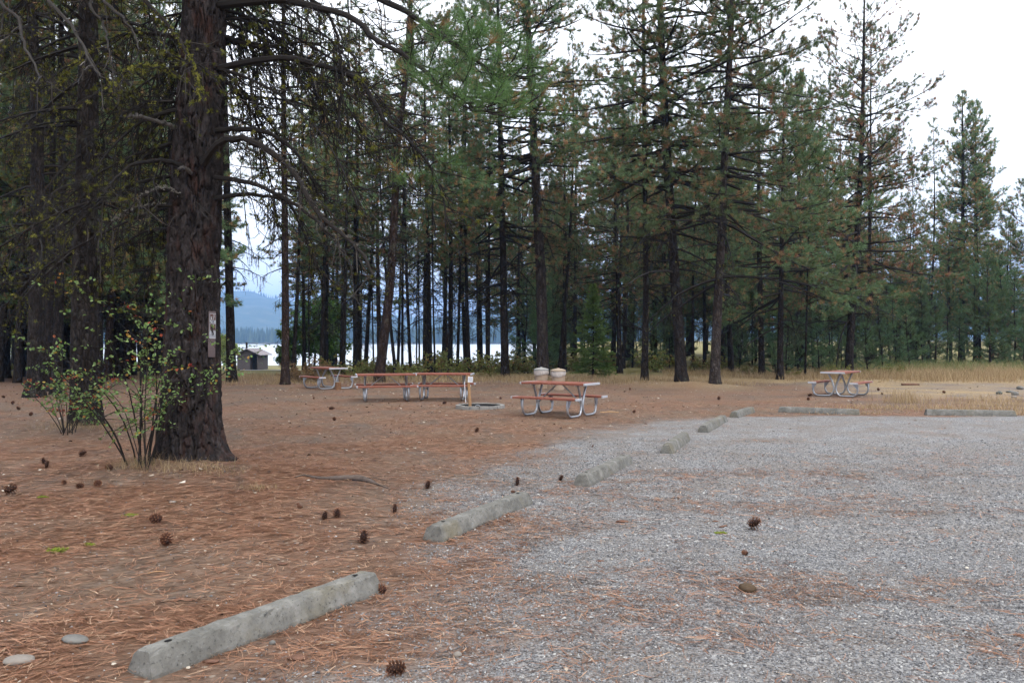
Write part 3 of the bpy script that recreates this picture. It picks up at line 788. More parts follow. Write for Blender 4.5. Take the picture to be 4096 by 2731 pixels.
# ------------------------------------------------------------------ toilet shed by the lake
def shed():
    W, L, zb = 3.0, 5.0, GZ(-38.4, 121)
    x0, x1, y0, y1 = -39.9, -36.9, 120., 125.
    r = empty('toilet_building', ((x0 + x1) / 2, y0, zb), 0, label='small brown gable roofed toilet building with a black vent pipe near the lake', cat='building')
    hw = W / 2; he, hp = 2.3, 3.0
    dx0, dx1 = .32, 1.5
    g = Geo()
    def wall(a, b, z0, z1, t=.12):
        a = np.array(a); b = np.array(b); c = (a + b) / 2; d = b - a; ln = np.linalg.norm(d)
        box(g, (c[0], c[1], (z0 + z1) / 2), (ln, t, z1 - z0), 0, rz=math.atan2(d[1], d[0]))
    wall((-hw, .06), (dx0, .06), 0, he)                      # front, left of the entry
    wall((-hw + .06, .12), (-hw + .06, L - .12), 0, he)
    wall((-hw, L - .06), (hw, L - .06), 0, he)
    wall((hw - .06, .0), (hw - .06, 1.6), 0, he); wall((hw - .06, 1.6), (hw - .06, 4.0), 0, 1.78); wall((hw - .06, 4.0), (hw - .06, L - .12), 0, he)
    wall((dx0, .12), (dx0, 1.4), 0, he)
    # gables
    for yy, s in ((.0, 1), (L - .12, 1)):
        V = [(-hw, yy, he), (hw, yy, he), (0, yy, hp), (-hw, yy + .12, he), (hw, yy + .12, he), (0, yy + .12, hp)]
        g.poly(V, [(0, 1, 2), (5, 4, 3), (0, 2, 5, 3), (1, 4, 5, 2), (0, 3, 4, 1)])
    link('wall', g.mesh('wall', [M['shedwall']]), r)
    g = Geo(); box(g, (.9, 1.45, 1.1), (1.1, .05, 2.2), 0); link('entry_shade_panel', g.mesh('entry_shade_panel', [M['entry_shade']]), r)  # near-black panel across the open entry, recess shade put into its colour
    g = Geo(); ov = .5
    sl = (hp - he) / hw
    for s in (-1, 1):
        xe = hw + ov; ze = hp - sl * xe
        V = [(0, -ov, hp + .05), (s * xe, -ov, ze + .05), (s * xe, L + ov, ze + .05), (0, L + ov, hp + .05), (0, -ov, hp + .14), (s * xe, -ov, ze + .14), (s * xe, L + ov, ze + .14), (0, L + ov, hp + .14)]
        g.poly(V, [(0, 1, 2, 3), (7, 6, 5, 4), (0, 4, 5, 1), (1, 5, 6, 2), (2, 6, 7, 3)])
    rf = link('roof', g.mesh('roof', [M['shedroof']]), r)
    g = Geo()
    for k in range(17):
        yk = -ov + .05 + k * (L + 2 * ov - .1) / 16
        for s in (-1, 1):
            xe = hw + ov; ze = hp - sl * xe
            V = [(s * .02, yk - .02, hp + .141), (s * xe, yk - .02, ze + .141), (s * xe, yk + .02, ze + .141), (s * .02, yk + .02, hp + .141), (s * .02, yk, hp + .17), (s * xe, yk, ze + .17)]
            g.poly(V, [(0, 1, 5, 4), (3, 4, 5, 2)])
    link('roof_ribs', g.mesh('roof_ribs', [M['shedroof']]), rf)
    g = Geo(); lathe(g, [(.14, 2.7), (.14, 3.95), (.17, 3.96), (.17, 4.05), (.001, 4.06)], 14, (-.15, -.2 + .3, 0)); link('vent_pipe', g.mesh('vent_pipe', [M['black']], True), r)
shed()
for nm, a in (('path', [(-60, 114.5), (-30, 114.5), (-28, 117.5), (-60, 117.5)]), ('kerb_strip', [(-75, 86), (-20, 86), (-20, 88.2), (-75, 88.2)]), ('road', [(-80, 62), (-8, 62), (-8, 70), (-80, 70)])):
    g = Geo(); nn = 12; V = []
    (ax, ay), (bx, by), (cx_, cy_), (dx, dy) = a
    for t in np.linspace(0, 1, nn):
        xa, ya = ax + (bx - ax) * t, ay + (by - ay) * t; xb, yb = dx + (cx_ - dx) * t, dy + (cy_ - dy) * t
        V += [(xa, ya, GZ(xa, ya) + .05), (xb, yb, GZ(xb, yb) + .05)]
    g.poly(V, [(2 * k, 2 * k + 2, 2 * k + 3, 2 * k + 1) for k in range(nn - 1)])
    tag(link(nm, g.mesh(nm, [M['asphalt'] if nm == 'road' else M['path']])), kind='structure')

# ------------------------------------------------------------------ pines
def pine_geo(seed, ax, H, r0, cb, dz, Lmax, dens=1.0, K=24, ln=.175, w=.0145, brown=.25, lich=.3, flare=1.35, top=.35, deadL=.75, whorl=.5, twig=1.0,
             sides=12, narrow=False, droop=.5, sub=True, tuftgap=.17, ring=.5):
    """returns trunk, branch, needle and lichen geometry for one pine; ax(z) is the trunk axis"""
    rng = np.random.default_rng(seed)
    gt, gb, gn, gl = Geo(), Geo(), Geo(), Geo()
    nz = max(8, int(H / ring)); z = np.concatenate([[-.15, 0, .15, .35, .6, .9], np.linspace(1.3, H, nz)])
    def rad(zz): return r0 * (np.clip(1 - zz / (H * 1.03), 0.01, 1) ** .75) * (1 + (flare - 1) * np.exp(-np.maximum(zz, 0) / .35))
    a = np.arange(sides) * 2 * PI / sides; X, Y = ax(z)
    R = rad(z)[:, None] * (1 + .09 * (rng.random((len(z), sides)) - .5) + .10 * np.exp(-np.maximum(z, 0) / .3)[:, None] * np.sin(a * 5 + seed)[None])
    V = np.stack([X[:, None] + R * np.cos(a), Y[:, None] + R * np.sin(a), np.broadcast_to(z[:, None], R.shape)], -1)
    i = (np.arange(len(z) - 1) * sides)[:, None]; j = np.arange(sides)[None]; jn = (j + 1) % sides
    gt.add(V.reshape(-1, 3), np.stack([i + j, i + jn, i + sides + jn, i + sides + j], -1).reshape(-1, 4))
    # primary branches
    zs = np.arange(dz, H - .15, whorl); nb = []
    for zz in zs:
        u = (zz - cb) / (H - cb)
        c = rng.integers(3, 6) if u > 0 else rng.integers(2, 5)
        nb += list(zz + rng.normal(0, .12, int(round(c * (dens if u > 0 else min(1.3, dens))))))
    zb = np.clip(np.array(nb), dz * .9, H - .1); B = len(zb)
    u = (zb - cb) / (H - cb); live = u > -.02
    uu = np.clip(u, 0, 1)
    prof = (1 - uu) ** (.62 if not narrow else .8) * (1 - top) + top * (1 - uu ** 6)
    L = Lmax * prof * rng.uniform(.55, 1.12, B)
    L = np.where(live, L, Lmax * deadL * rng.uniform(.3, 1.05, B))
    L = np.maximum(L, .25)
    el = np.where(live, -.18 + .95 * uu ** 1.2, rng.normal(-.12, .2, B)) + rng.normal(0, .13, B)
    az = rng.uniform(0, 2 * PI, B)
    X, Y = ax(zb); p0 = np.stack([X, Y, zb], -1)
    C = grow(rng, p0, az, el, L, 7, np.where(live, -droop * (1 - uu), -.75), np.where(live, .85, .25), .09)
    rb = np.clip(.012 + .011 * L, .01, .06) * np.clip(rad(zb) / .12, .35, 1.25)
    dtint = np.where(live, .42, .38) + rng.normal(0, .08, B)
    tubes(gb, C, rb, .006, 4, np.clip(dtint, .1, .7))
    pos, dd, tn = [], [], []
    # secondaries
    cnt = np.where(live, np.round(L * 4.6 * dens * twig), np.round(L * 4.2 * twig)).astype(int); cnt = np.clip(cnt, 2, 26)
    ix = np.repeat(np.arange(B), cnt); n = len(ix); t = rng.uniform(.22, 1, n)
    lv = live[ix]
    t = np.where(lv, np.clip(t + .12, 0, 1), t)
    p, T = at_curve(C, ix, t)
    taz = np.arctan2(T[:, 1], T[:, 0]); tel = np.arcsin(np.clip(T[:, 2], -1, 1))
    sgn = np.where(rng.random(n) < .5, -1, 1)
    l2 = np.where(lv, (.18 + .34 * rng.random(n)) * L[ix] * (1.2 - t) + .15, rng.uniform(.2, .75, n) * np.clip(L[ix] / 2, .5, 1.3))
    e2 = np.where(lv, tel + rng.normal(.1, .3, n), tel + rng.normal(-.55, .4, n))
    C2 = grow(rng, p, taz + sgn * rng.uniform(.45, 1.15, n), e2, l2, 4, np.where(lv, -.1, -.8), np.where(lv, .7, .9), .16)
    tubes(gb, C2, np.where(lv, .008, .0075), .0035, 3, np.clip(.4 + rng.normal(0, .12, n), .1, .95))
    # tufts on live secondaries
    m = np.clip(np.round(l2 / tuftgap), 1, 7).astype(int) * lv
    i3 = np.repeat(np.arange(n), m); t3 = 1 - rng.random(len(i3)) * .62; first = np.concatenate([[True], i3[1:] != i3[:-1]]) if len(i3) else np.array([], bool)
    t3 = np.where(first, 1, t3)
    if len(i3):
        p3, T3 = at_curve(C2, i3, t3); up = T3 + np.array([0, 0, .45]) + rng.normal(0, .25, T3.shape)
        inner = (t[i3] < .5) * .25 + (1 - uu[ix][i3]) * .12
        br = rng.random(len(i3)) < brown * (.35 + 1.6 * inner + .5 * (t3 < .7))
        bt = rng.normal(0, .13, B)[ix][i3]
        pos.append(p3); dd.append(up); tn.append(np.where(br, rng.uniform(.0, .25, len(i3)), np.clip(rng.uniform(.48, .98, len(i3)) + bt, .4, 1)))
    k = live
    p, T = at_curve(C, np.arange(B)[k], np.full(k.sum(), 1.))
    pos.append(p); dd.append(T + np.array([0, 0, .3])); tn.append(rng.uniform(.55, 1, k.sum()))
    X, Y = ax(np.array([H])); pos.append(np.array([[X[0], Y[0], H]])); dd.append(np.array([[0, 0, 1.]])); tn.append(np.array([.8]))
    pos = np.concatenate(pos); dd = np.concatenate(dd); tn = np.concatenate(tn)
    tufts(gn, rng, pos, dd, K, ln * rng.uniform(.65, 1.25, len(pos)), w, .3, 1.35, tn, ln * .5)
    # fine twigs on dead secondaries
    dead2 = np.where(~lv)[0]
    if len(dead2) and sub:
        i4 = np.repeat(dead2, rng.integers(2, 5, len(dead2))); n4 = len(i4); t4 = rng.uniform(.15, .95, n4)
        p, T = at_curve(C2, i4, t4); taz = np.arctan2(T[:, 1], T[:, 0]); tel = np.arcsin(np.clip(T[:, 2], -1, 1))
        C4 = grow(rng, p, taz + rng.normal(0, 1.0, n4), tel + rng.normal(-.2, .5, n4), rng.uniform(.12, .42, n4), 4, -.6, 1.1, .22)
        tubes(gb, C4, .005, .0025, 3, np.clip(.42 + rng.normal(0, .16, n4), .1, .95))
        q = rng.random(n4) < lich
        p, T = at_curve(C4, np.where(q)[0], rng.uniform(.2, 1, q.sum()))
        tufts(gl, rng, p, rng.normal(size=p.shape), 12, .05, .02, 0, PI, rng.uniform(.1, .9, len(p)), .01)
    q = rng.random(len(ix)) < lich * .35
    if q.sum():
        p, T = at_curve(C2, np.where(q)[0], rng.uniform(.1, .9, q.sum()))
        tufts(gl, rng, p, rng.normal(size=p.shape), 12, .05, .02, 0, PI, rng.uniform(.1, .9, len(p)), .01)
    return gt, gb, gn, gl
def assemble(root, geos, bark, needles, names=('trunk', 'branches', 'crown', 'lichen')):
    gt, gb, gn, gl = geos
    link(names[0], gt.mesh('trunk', [bark], True), root)
    link(names[1], gb.mesh('branches', [M['twig']]), root)
    if gn.n: link(names[2], gn.mesh('crown', [needles]), root)
    if gl.n: link(names[3], gl.mesh('lichen', [M['lichen']]), root)
def px_axis(pts, d, H):
    P = [wp(px, py, d) for px, py in pts]
    base = P[0].copy(); zb = GZ(base[0], d)
    z = np.array([p[2] - zb for p in P]); x = np.array([p[0] - base[0] for p in P]); z[0] = 0
    # extend to the top
    z = np.append(z, H); sl = (x[-1] - x[-2]) / max(.1, z[-2] - z[-3]) if len(x) > 1 else 0
    x = np.append(x, x[-1] + sl * .35 * max(0, H - z[-2]))
    o = np.argsort(z); z, x = z[o], x[o]
    zz = np.linspace(0, H, 80); xs = np.interp(zz, z, x)
    ker = np.ones(9) / 9; xs = np.convolve(np.pad(xs, 4, 'edge'), ker, 'valid')
    def ax(q):
        q = np.asarray(q, float)
        return np.interp(q, zz, xs), .05 * np.sin(q * .4)
    return (base[0], d, zb), ax
PG = 'pine trees around the clearing'
def hero(pts, d, wpx, H, cb, dz, Lmax, label, seed, bark='bark_dark', needles='needles', cat='pine tree', group=PG, **k):
    loc, ax = px_axis(pts, d, H)
    r0 = wpx / F * d / 2 / (1 - 1.5 / H) ** .75
    r = empty('pine_tree', loc, 0, label=label, cat=cat, group=group)
    assemble(r, pine_geo(seed, ax, H, r0, cb, dz, Lmax, **k), M[bark], M[needles])
    return r
# left edge, dead mossy lower limbs
MOSS = dict(lich=.62, twig=1.7, deadL=.7, whorl=.34, dens=1.1)
hero([(345, 1713), (330, 1272), (347, 500), (356, 0)], 16.1, 100, 17, 9.5, 3.4, 3.4, 'thick dark pine trunk rising behind the small red leaved shrub', 101, **MOSS)
hero([(141, 1602), (146, 1100), (148, 380), (128, 0)], 23.8, 62, 19, 11, 3.6, 3.2, 'dark pine trunk near the left edge with a second trunk close beside it', 102, **MOSS)
hero([(224, 1568), (247, 800), (250, 300), (246, 0)], 26.6, 36, 19, 11, 3.2, 3.0, 'slimmer pine trunk just right of and behind the dark pine near the left edge', 103, **MOSS)
hero([(22, 1512), (24, 900), (20, 300), (18, 0)], 38.5, 32, 21, 9, 3.5, 3.6, 'dark pine at the very left edge of the photo', 104, lich=.3, twig=1.2)
hero([(1141, 1545), (1141, 1250), (1139, 1000), (1135, 300)], 31.4, 31, 21, 7.5, 4.2, 3.0, 'straight reddish pine left of the rusty bush, nearest to the toilet building', 105, 'bark_red', lich=.25, dens=.9, deadL=.55)
hero([(1514, 1530), (1534, 1357), (1550, 1250), (1571, 1000), (1593, 522), (1626, 313)], 34.7, 39, 22, 10, 4.5, 3.0, 'thick leaning pine trunk tilted to the right behind the joined tables', 106, 'bark_red', lich=.2, deadL=.6, whorl=.42)
hero([(2173, 1516), (2167, 1183), (2148, 800), (2116, 174), (2108, 0)], 37.5, 45, 25, 9.5, 5.2, 4.4, 'tall thick grey pine directly behind the pair of trash cans', 107, 'bark_grey', lich=.15, deadL=.6)
hero([(2577, 1537), (2586, 1183), (2580, 800), (2574, 261)], 33, 26, 21, 8, 3.6, 3.2, 'slender dark pine, left of the row of three trunks at the clearing edge', 108, lich=.25)
hero([(2727, 1546), (2711, 1247), (2692, 990), (2679, 800), (2656, 435), (2638, 0)], 31.2, 44, 24, 7.5, 3.6, 4.2, 'thick dark pine leaning left, middle of the three trunks at the clearing edge', 109, lich=.22, deadL=.8, brown=.3)
hero([(2858, 1552), (2870, 1247), (2886, 990), (2890, 800), (2912, 348), (2929, 0)], 30.2, 38, 24, 6.2, 3.4, 4.4, 'grey barked pine leaning right, rightmost of the three trunks at the clearing edge', 110, 'bark_grey', lich=.22, deadL=.85, brown=.2, dens=1.1)
hero([(3395, 1500), (3408, 1247), (3427, 990), (3437, 800), (3451, 382), (3459, 0)], 41, 30, 20.6, 4.8, 2.6, 4.7, 'tall open crowned pine behind the lone right picnic table, rising to the top edge', 111, lich=.3, brown=.5, dens=1.0, top=.4, tuftgap=.2, K=26)
hero([(3120, 1500), (3128, 1000), (3132, 600)], 37, 24, 13.5, 3.6, 2.4, 4.6, 'dense green pine filling the gap between the three trunks and the tall open crowned pine', 112, lich=.15, brown=.14, dens=1.25, droop=.3)
hero([(3848, 1475), (3850, 900), (3851, 360)], 58, 22, 19.2, 3.2, 2.2, 2.9, 'dense narrow pine on the right, left of two joined tops', 113, dens=1.8, top=.3, brown=.38, lich=.1)
hero([(3905, 1475), (3902, 900), (3902, 380)], 58.6, 20, 18.6, 3.2, 2.2, 2.9, 'dense narrow pine on the right, right of two joined tops', 114, dens=1.8, top=.3, brown=.38, lich=.1)
hero([(4120, 1490), (4120, 1000), (4122, 760)], 50, 20, 11.5, 1.5, 1.0, 3.2, 'dense pine cut by the right edge of the photo', 115, dens=1.3, brown=.3, lich=.1)
hero([(3215, 1490), (3200, 900), (3188, 330)], 50, 18, 17.8, 4, 3, 3.0, 'narrow green pine spire between the grey barked pine and the tall open crowned pine', 116, dens=1.3, brown=.2, lich=.1)
hero([(3490, 1480), (3478, 900), (3470, 480)], 52, 20, 16.0, 3.5, 2, 3.6, 'brownish dense pine close behind the tall open crowned pine', 117, dens=1.3, brown=.55, lich=.1)
hero([(2300, 1485), (2302, 900), (2306, 360)], 52, 15, 18.0, 5, 3.5, 2.6, 'narrow pale pine spire behind the small fir', 118, dens=1.2, brown=.25, lich=.1)
hero([(2480, 1490), (2470, 1100), (2455, 700)], 44, 20, 13.8, 4, 2.5, 3.6, 'bushy mid height pine between the small fir and the slender dark pine', 119, dens=1.3, brown=.3, lich=.15)
hero([(1720, 1500), (1712, 1000), (1700, 500)], 44, 20, 19, 7, 3, 3.8, 'bushy green pine with rusty lower tufts behind the right joined table', 120, dens=1.2, brown=.35, lich=.25)
hero([(2020, 1512), (2015, 1150), (2005, 700), (1990, 0)], 38.5, 31, 22, 6.5, 4, 4.2, 'broad crowned dark pine left of the tall trunk behind the cans', 121, dens=1.25, brown=.35, lich=.3, deadL=.8)

# ---- prototype pines for the rest of the forest
def proto(seed, H, r0, cb, dz, Lmax, bark='bark_dark', **k):
    rng = np.random.default_rng(seed); c1, c2 = rng.normal(0, .25, 2)
    def ax(q):
        q = np.asarray(q, float); return c1 * np.sin(q / H * 2.6), c2 * np.sin(q / H * 2.2)
    r = empty('pine_tree', (0, 0, -500))
    assemble(r, pine_geo(seed, ax, H, r0, cb, dz, Lmax, sides=9, K=16, w=.022, ln=.20, **k), M[bark], M['needles'])
    return r
PR = {'thin': [proto(201, 19, .12, 9, 3.2, 1.9, dens=.9, lich=.2, deadL=.75, whorl=.5), proto(202, 17, .11, 7, 2.6, 1.8, dens=1., lich=.25, deadL=.8), proto(203, 20, .13, 11, 3.5, 1.9, dens=.9, lich=.2, deadL=.7)],
      'mid': [proto(204, 20, .17, 8.5, 3.4, 2.8, dens=1.15, brown=.35, lich=.2), proto(205, 21, .19, 9, 3.4, 3.0, 'bark_red', dens=1.1, brown=.25, lich=.2), proto(206, 18, .16, 6.2, 2.6, 2.8, dens=1.25, brown=.3, lich=.12)],
      'full': [proto(207, 16, .17, 4.2, 2.2, 3.1, dens=1.3, brown=.25, lich=.1), proto(208, 18, .18, 5.2, 2.6, 3.0, dens=1.3, brown=.45, lich=.1)]}
used = set()
def put(kind, i, x, y, s, rz, tilt, label, group, sw=1.0):
    src = PR[kind][i % len(PR[kind])]
    rot = (tilt[1], tilt[0], rz); loc = (x, y, GZ(x, y))
    if (kind, i % len(PR[kind])) in used:
        return copy_tree(src, loc, rot, (s * sw, s * sw, s), label, group)
    used.add((kind, i % len(PR[kind]))); src.location = loc; src.rotation_euler = rot; src.scale = (s * sw, s * sw, s)
    tag(src, label, 'pine tree', group); return src
# trunks that can be picked out: base px, top px at some height, width px
TR = [(927, 1527, 887, 900, 34, 35), (97, 1508, 95, 900, 24, 40), (251, 1482, 250, 900, 26, 45), (190, 1560, 192, 900, 34, 28.5), (428, 1520, 420, 900, 30, 36.5), (535, 1500, 530, 900, 24, 42), (632, 1500, 640, 900, 20, 43),
      (1172, 1500, 1166, 1000, 20, 42), (1218, 1480, 1212, 1000, 14, 49), (1237, 1475, 1235, 1000, 9, 55), (1284, 1500, 1266, 1000, 17, 42), (1303, 1480, 1287, 1000, 24, 48), (1373, 1507, 1387, 1000, 15, 40), (1361, 1475, 1352, 1050, 10, 53), (1427, 1490, 1416, 1000, 30, 45),
      (1496, 1485, 1492, 1080, 9, 48), (1582, 1497, 1607, 1000, 15, 43), (1609, 1490, 1618, 1000, 12, 45.5), (1643, 1493, 1641, 1000, 13, 44), (1666, 1480, 1664, 1000, 9, 56), (1678, 1486, 1678, 1000, 7, 50),
      (1741, 1508, 1735, 1000, 8, 39.5), (1801, 1500, 1791, 1000, 20, 43), (1829, 1500, 1819, 1000, 13, 42), (1877, 1502, 1872, 1000, 16, 41.5), (1954, 1508, 1949, 1000, 15, 39.6), (1912, 1485, 1908, 1100, 6, 52),
      (2236, 1502, 2252, 900, 18, 41.5), (2258, 1490, 2271, 900, 18, 46), (2472, 1490, 2469, 1250, 13, 47), (2491, 1483, 2485, 1250, 18, 50), (2772, 1490, 2765, 1350, 14, 47), (2925, 1490, 2934, 1360, 25, 46), (3048, 1497, 3046, 1000, 26, 42), (3220, 1511, 3236, 1300, 12, 39), (3472, 1480, 3469, 1200, 18, 46), (3637, 1480, 3637, 1200, 10, 52), (3708, 1480, 3710, 1300, 12, 52), (2666, 1480, 2660, 1200, 12, 55)]
LBL = {0: 'dark pine leaning left, just right of the foreground trunk', 10: 'dark pine trunk left of a thicker reddish one, behind the far left table', 11: 'thicker reddish trunk in the pair behind the far left table',
       12: 'slim pine trunk behind the right end of the far left table', 14: 'thick pine trunk left of the leaning trunk', 22: 'pine trunk above the middle of the right joined table', 24: 'pine trunk rising behind the notice post',
       25: 'slim pine trunk midway between notice post and trash cans', 27: 'slim pine trunk right of the tan lidded can', 32: 'dark trunk behind and right of the grey barked pine', 33: 'dark thick trunk standing left of the young pines', 34: 'thin young trunk leaning right in front of the young pines'}
rg = random.Random(4)
for k, (bx, by, tx, ty, wpx, d) in enumerate(TR):
    x = (bx - CX) / F * d; rr = wpx / F * d / 2
    kind = 'thin' if rr < .15 else 'mid'
    tilt = math.atan2((tx - bx), (by - ty))
    lab = LBL.get(k, 'slender dark pine among the trunks between the clearing and the lake' if bx < 2100 else 'slender dark pine among the trunks behind the clearing on the right')
    grp = PG if k in LBL else ('pines between the clearing and the lake' if bx < 2100 else 'pines behind the clearing on the right')
    base_r = {'thin': (.12, .11, .13), 'mid': (.17, .19, .16)}[kind][k % 3]
    sw = min(1.25, max(.6, rr / base_r))
    if k == 0: kind, sw = 'thin', 1.25
    put(kind, k if k else 2, x, d, (rg.uniform(.9, 1.12) if rr > .08 else .75) if k else 1.2, rg.uniform(0, 6.28), (tilt, 0), lab, grp, sw)
# deep forest
for k in range(230):
    px = rg.uniform(-250, 4350); d = rg.uniform(50, 88)
    if 800 < px < 1190: continue
    if px < 2050 and px > 1135 and (d > 76 or rg.random() < .15): continue
    if px < 880 and d > 75: continue
    if px > 3700 and rg.random() < .5: continue
    x = (px - CX) / F * d
    s = rg.uniform(.72, 1.08) * (1.0 if px < 3300 else .82)
    if 2240 < px < 2420 or px > 3500: s *= .72
    kind = rg.choice(['full', 'mid', 'mid'] if px < 2050 else ['mid', 'full', 'full', 'mid'])
    put(kind, rg.randrange(3), x, d, s, rg.uniform(0, 6.28), (rg.gauss(0, .02), rg.gauss(0, .02)),
        'pine deep in the forest behind the left side of the clearing' if px < 2050 else 'pine deep in the forest behind the right side of the clearing',
        'deep forest pines on the left' if px < 2050 else 'deep forest pines on the right')

for k in range(34):
    px = rg.uniform(-350, 740); d = rg.uniform(31, 52)
    x = (px - CX) / F * d
    put(rg.choice(['full', 'mid', 'full']), rg.randrange(3), x, d, rg.uniform(.75, 1.0), rg.uniform(0, 6.28), (rg.gauss(0, .02), rg.gauss(0, .02)), 'pine deep in the forest behind the left side of the clearing', 'deep forest pines on the left')
# ---- small fir
def small_fir():
    x, y, z = gp(2372, 1512); rng = np.random.default_rng(77)
    r = empty('fir_tree', (x, y, z), 0, label='small bright green fir sapling with a pointed top, right of the trash cans', cat='fir tree')
    H = (1512 - 1140) / F * y
    gt, gb, gn = Geo(), Geo(), Geo()
    zz = np.linspace(-.05, H, 14); tubes(gt, np.stack([.02 * np.sin(zz), zz * 0, zz], -1)[None], .06, .008, 8)
    link('trunk', gt.mesh('trunk', [M['bark_dark']], True), r)
    zb = np.concatenate([np.full(rng.integers(7, 10), q) for q in np.arange(.18, H - .1, .13)]) + rng.normal(0, .03, 0 if False else 1)
    B = len(zb); u = zb / H
    L = 1.22 * (1 - u) ** .85 * np.minimum(1, .72 + u * 2) * rng.uniform(.6, 1.12, B) + .08
    C = grow(rng, np.stack([0 * zb, 0 * zb, zb], -1), rng.uniform(0, 2 * PI, B), -.1 + .75 * u + rng.normal(0, .1, B), L, 6, -.35, .5, .06)
    tubes(gb, C, .010, .003, 3, .4)
    c = np.clip((L * 11).astype(int), 3, 14); ix = np.repeat(np.arange(B), c); n = len(ix); t = rng.uniform(.2, 1, n)
    p, T = at_curve(C, ix, t); az = np.arctan2(T[:, 1], T[:, 0]); el = np.arcsin(T[:, 2]); sg = np.where(rng.random(n) < .5, -1, 1)
    C2 = grow(rng, p, az + sg * rng.uniform(.5, 1.0, n), el + rng.normal(-.12, .12, n), (.09 + .26 * L[ix] * (1.15 - t)), 3, -.2, 0, .05)
    tubes(gb, C2, .004, .002, 3, .4)
    for cv, N_, m in ((C2, n, 5), (C, B, 7)):
        i3 = np.repeat(np.arange(N_), m); t3 = np.tile(np.linspace(.15, 1, m), N_)
        p3, T3 = at_curve(cv, i3, t3)
        tufts(gn, rng, p3, T3, 12, .055, .018, .3, 1.1, np.clip(.40 + .3 * t3 + rng.normal(0, .15, len(t3)), 0, 1), .04)
    link('branches', gb.mesh('branches', [M['twig']]), r); link('crown', gn.mesh('crown', [M['fir']]), r)
small_fir()

# ---- young pines along the right
def sap(seed, H, Lm):
    rng = np.random.default_rng(seed); r = empty('young_pine', (0, 0, -500)); gt, gb, gn = Geo(), Geo(), Geo()
    zz = np.linspace(-.05, H, 12); tubes(gt, np.stack([.03 * np.sin(zz * 2 + seed), .03 * np.cos(zz), zz], -1)[None], .03 + .006 * H, .01, 7)
    zb = np.concatenate([np.full(5, q) for q in np.arange(.3, H - .1, .3)]); B = len(zb); zb = zb + rng.normal(0, .04, B); u = zb / H
    L = Lm * (1 - u) ** .6 * np.minimum(1, .6 + 1.5 * u) * rng.uniform(.6, 1.1, B) + .15
    C = grow(rng, np.stack([0 * zb, 0 * zb, zb], -1), rng.uniform(0, 2 * PI, B), .15 + .6 * u + rng.normal(0, .15, B), L, 5, -.1, .6, .08)
    tubes(gb, C, .012, .005, 3, .45)
    c = np.clip((L * 4).astype(int), 1, 6); ix = np.repeat(np.arange(B), c); n = len(ix); t = rng.uniform(.35, 1, n)
    p, T = at_curve(C, ix, t); az = np.arctan2(T[:, 1], T[:, 0]); el = np.arcsin(T[:, 2]); sg = np.where(rng.random(n) < .5, -1, 1)
    C2 = grow(rng, p, az + sg * rng.uniform(.4, .9, n), el + .2, .15 + .3 * L[ix] * (1.1 - t), 3, 0, .4, .05); tubes(gb, C2, .007, .004, 3, .45)
    for cv, N_, m in ((C2, n, 3), (C, B, 4)):
        i3 = np.repeat(np.arange(N_), m); t3 = np.tile(np.linspace(.45, 1, m), N_); p3, T3 = at_curve(cv, i3, t3)
        tufts(gn, rng, p3, T3 + np.array([0, 0, .2]), 13, .15, .009, .3, 1.15, np.clip(.62 + rng.normal(0, .2, len(t3)), 0, 1), .1)
    tufts(gn, rng, np.array([[0, 0, H]]), np.array([[0, 0, 1.]]), 24, .17, .009, .1, .9, np.array([.9]), .25)
    link('trunk', gt.mesh('trunk', [M['bark_dark']], True), r); link('branches', gb.mesh('branches', [M['twig']]), r); link('crown', gn.mesh('crown', [M['sapling']]), r)
    return r
SP = [sap(301, 2.6, .95), sap(302, 3.6, 1.2), sap(303, 5.2, 1.5), sap(304, 1.8, .7)]
spos = [(3100, 39, .9, 3), (3145, 41, 1, 0), (3190, 44, 1, 1), (3275, 43, 1, 0), (3320, 46, 1, 1), (3365, 44, .8, 0), (3470, 42, 1.0, 0), (3530, 45, 1.1, 1), (3585, 47, .9, 2), (3640, 45, 1, 1), (3690, 48, 1, 2), (3745, 47, 1.1, 1), (3790, 50, 1, 2), (3835, 48, .9, 1), (3960, 46.5, 1.25, 2), (4010, 50, 1.1, 2), (4060, 48, 1.1, 2), (4095, 47, .9, 1), (3900, 52, 1.2, 2), (3420, 48, 1.0, 2), (3250, 48, .9, 2), (4150, 50, 1.2, 2), (3560, 52, 1.0, 2), (3720, 53, 1.1, 2), (3130, 48, .8, 2), (2960, 47, .8, 1), (3350, 51, 1.1, 2), (4020, 55, 1.3, 2), (3480, 55, 1.2, 2)]
SG = 'young pines along the right edge of the clearing'
sl = {0: 'smallest young pine beside the dark thick trunk', 14: 'tallest young pine with a bare lower stem at the edge of the dry grass'}
for k_ in range(46):
    pxx = rg.uniform(2080, 3750); spos.append((pxx, rg.uniform(49, 64), rg.uniform(.8, 1.15), 2 if rg.random() < .7 else 1))
su = set()
for k, (px, d, s, v) in enumerate(spos):
    x = (px - CX) / F * d; loc = (x, d, GZ(x, d)); rot = (rg.gauss(0, .03), rg.gauss(0, .03), rg.uniform(0, 6.28)); lab = sl.get(k, 'bright green young pine behind the dry grass on the right' if k < 29 else 'young pine in the shade under the tall trees, far back on the right')
    if v in su: o = copy_tree(SP[v], loc, rot, (s, s, s), lab, SG if k < 29 else 'shaded young pines deep under the trees')
    else:
        su.add(v); o = SP[v]; o.location = loc; o.rotation_euler = rot; o.scale = (s, s, s); tag(o, lab, 'young pine', SG if k < 29 else 'shaded young pines deep under the trees')

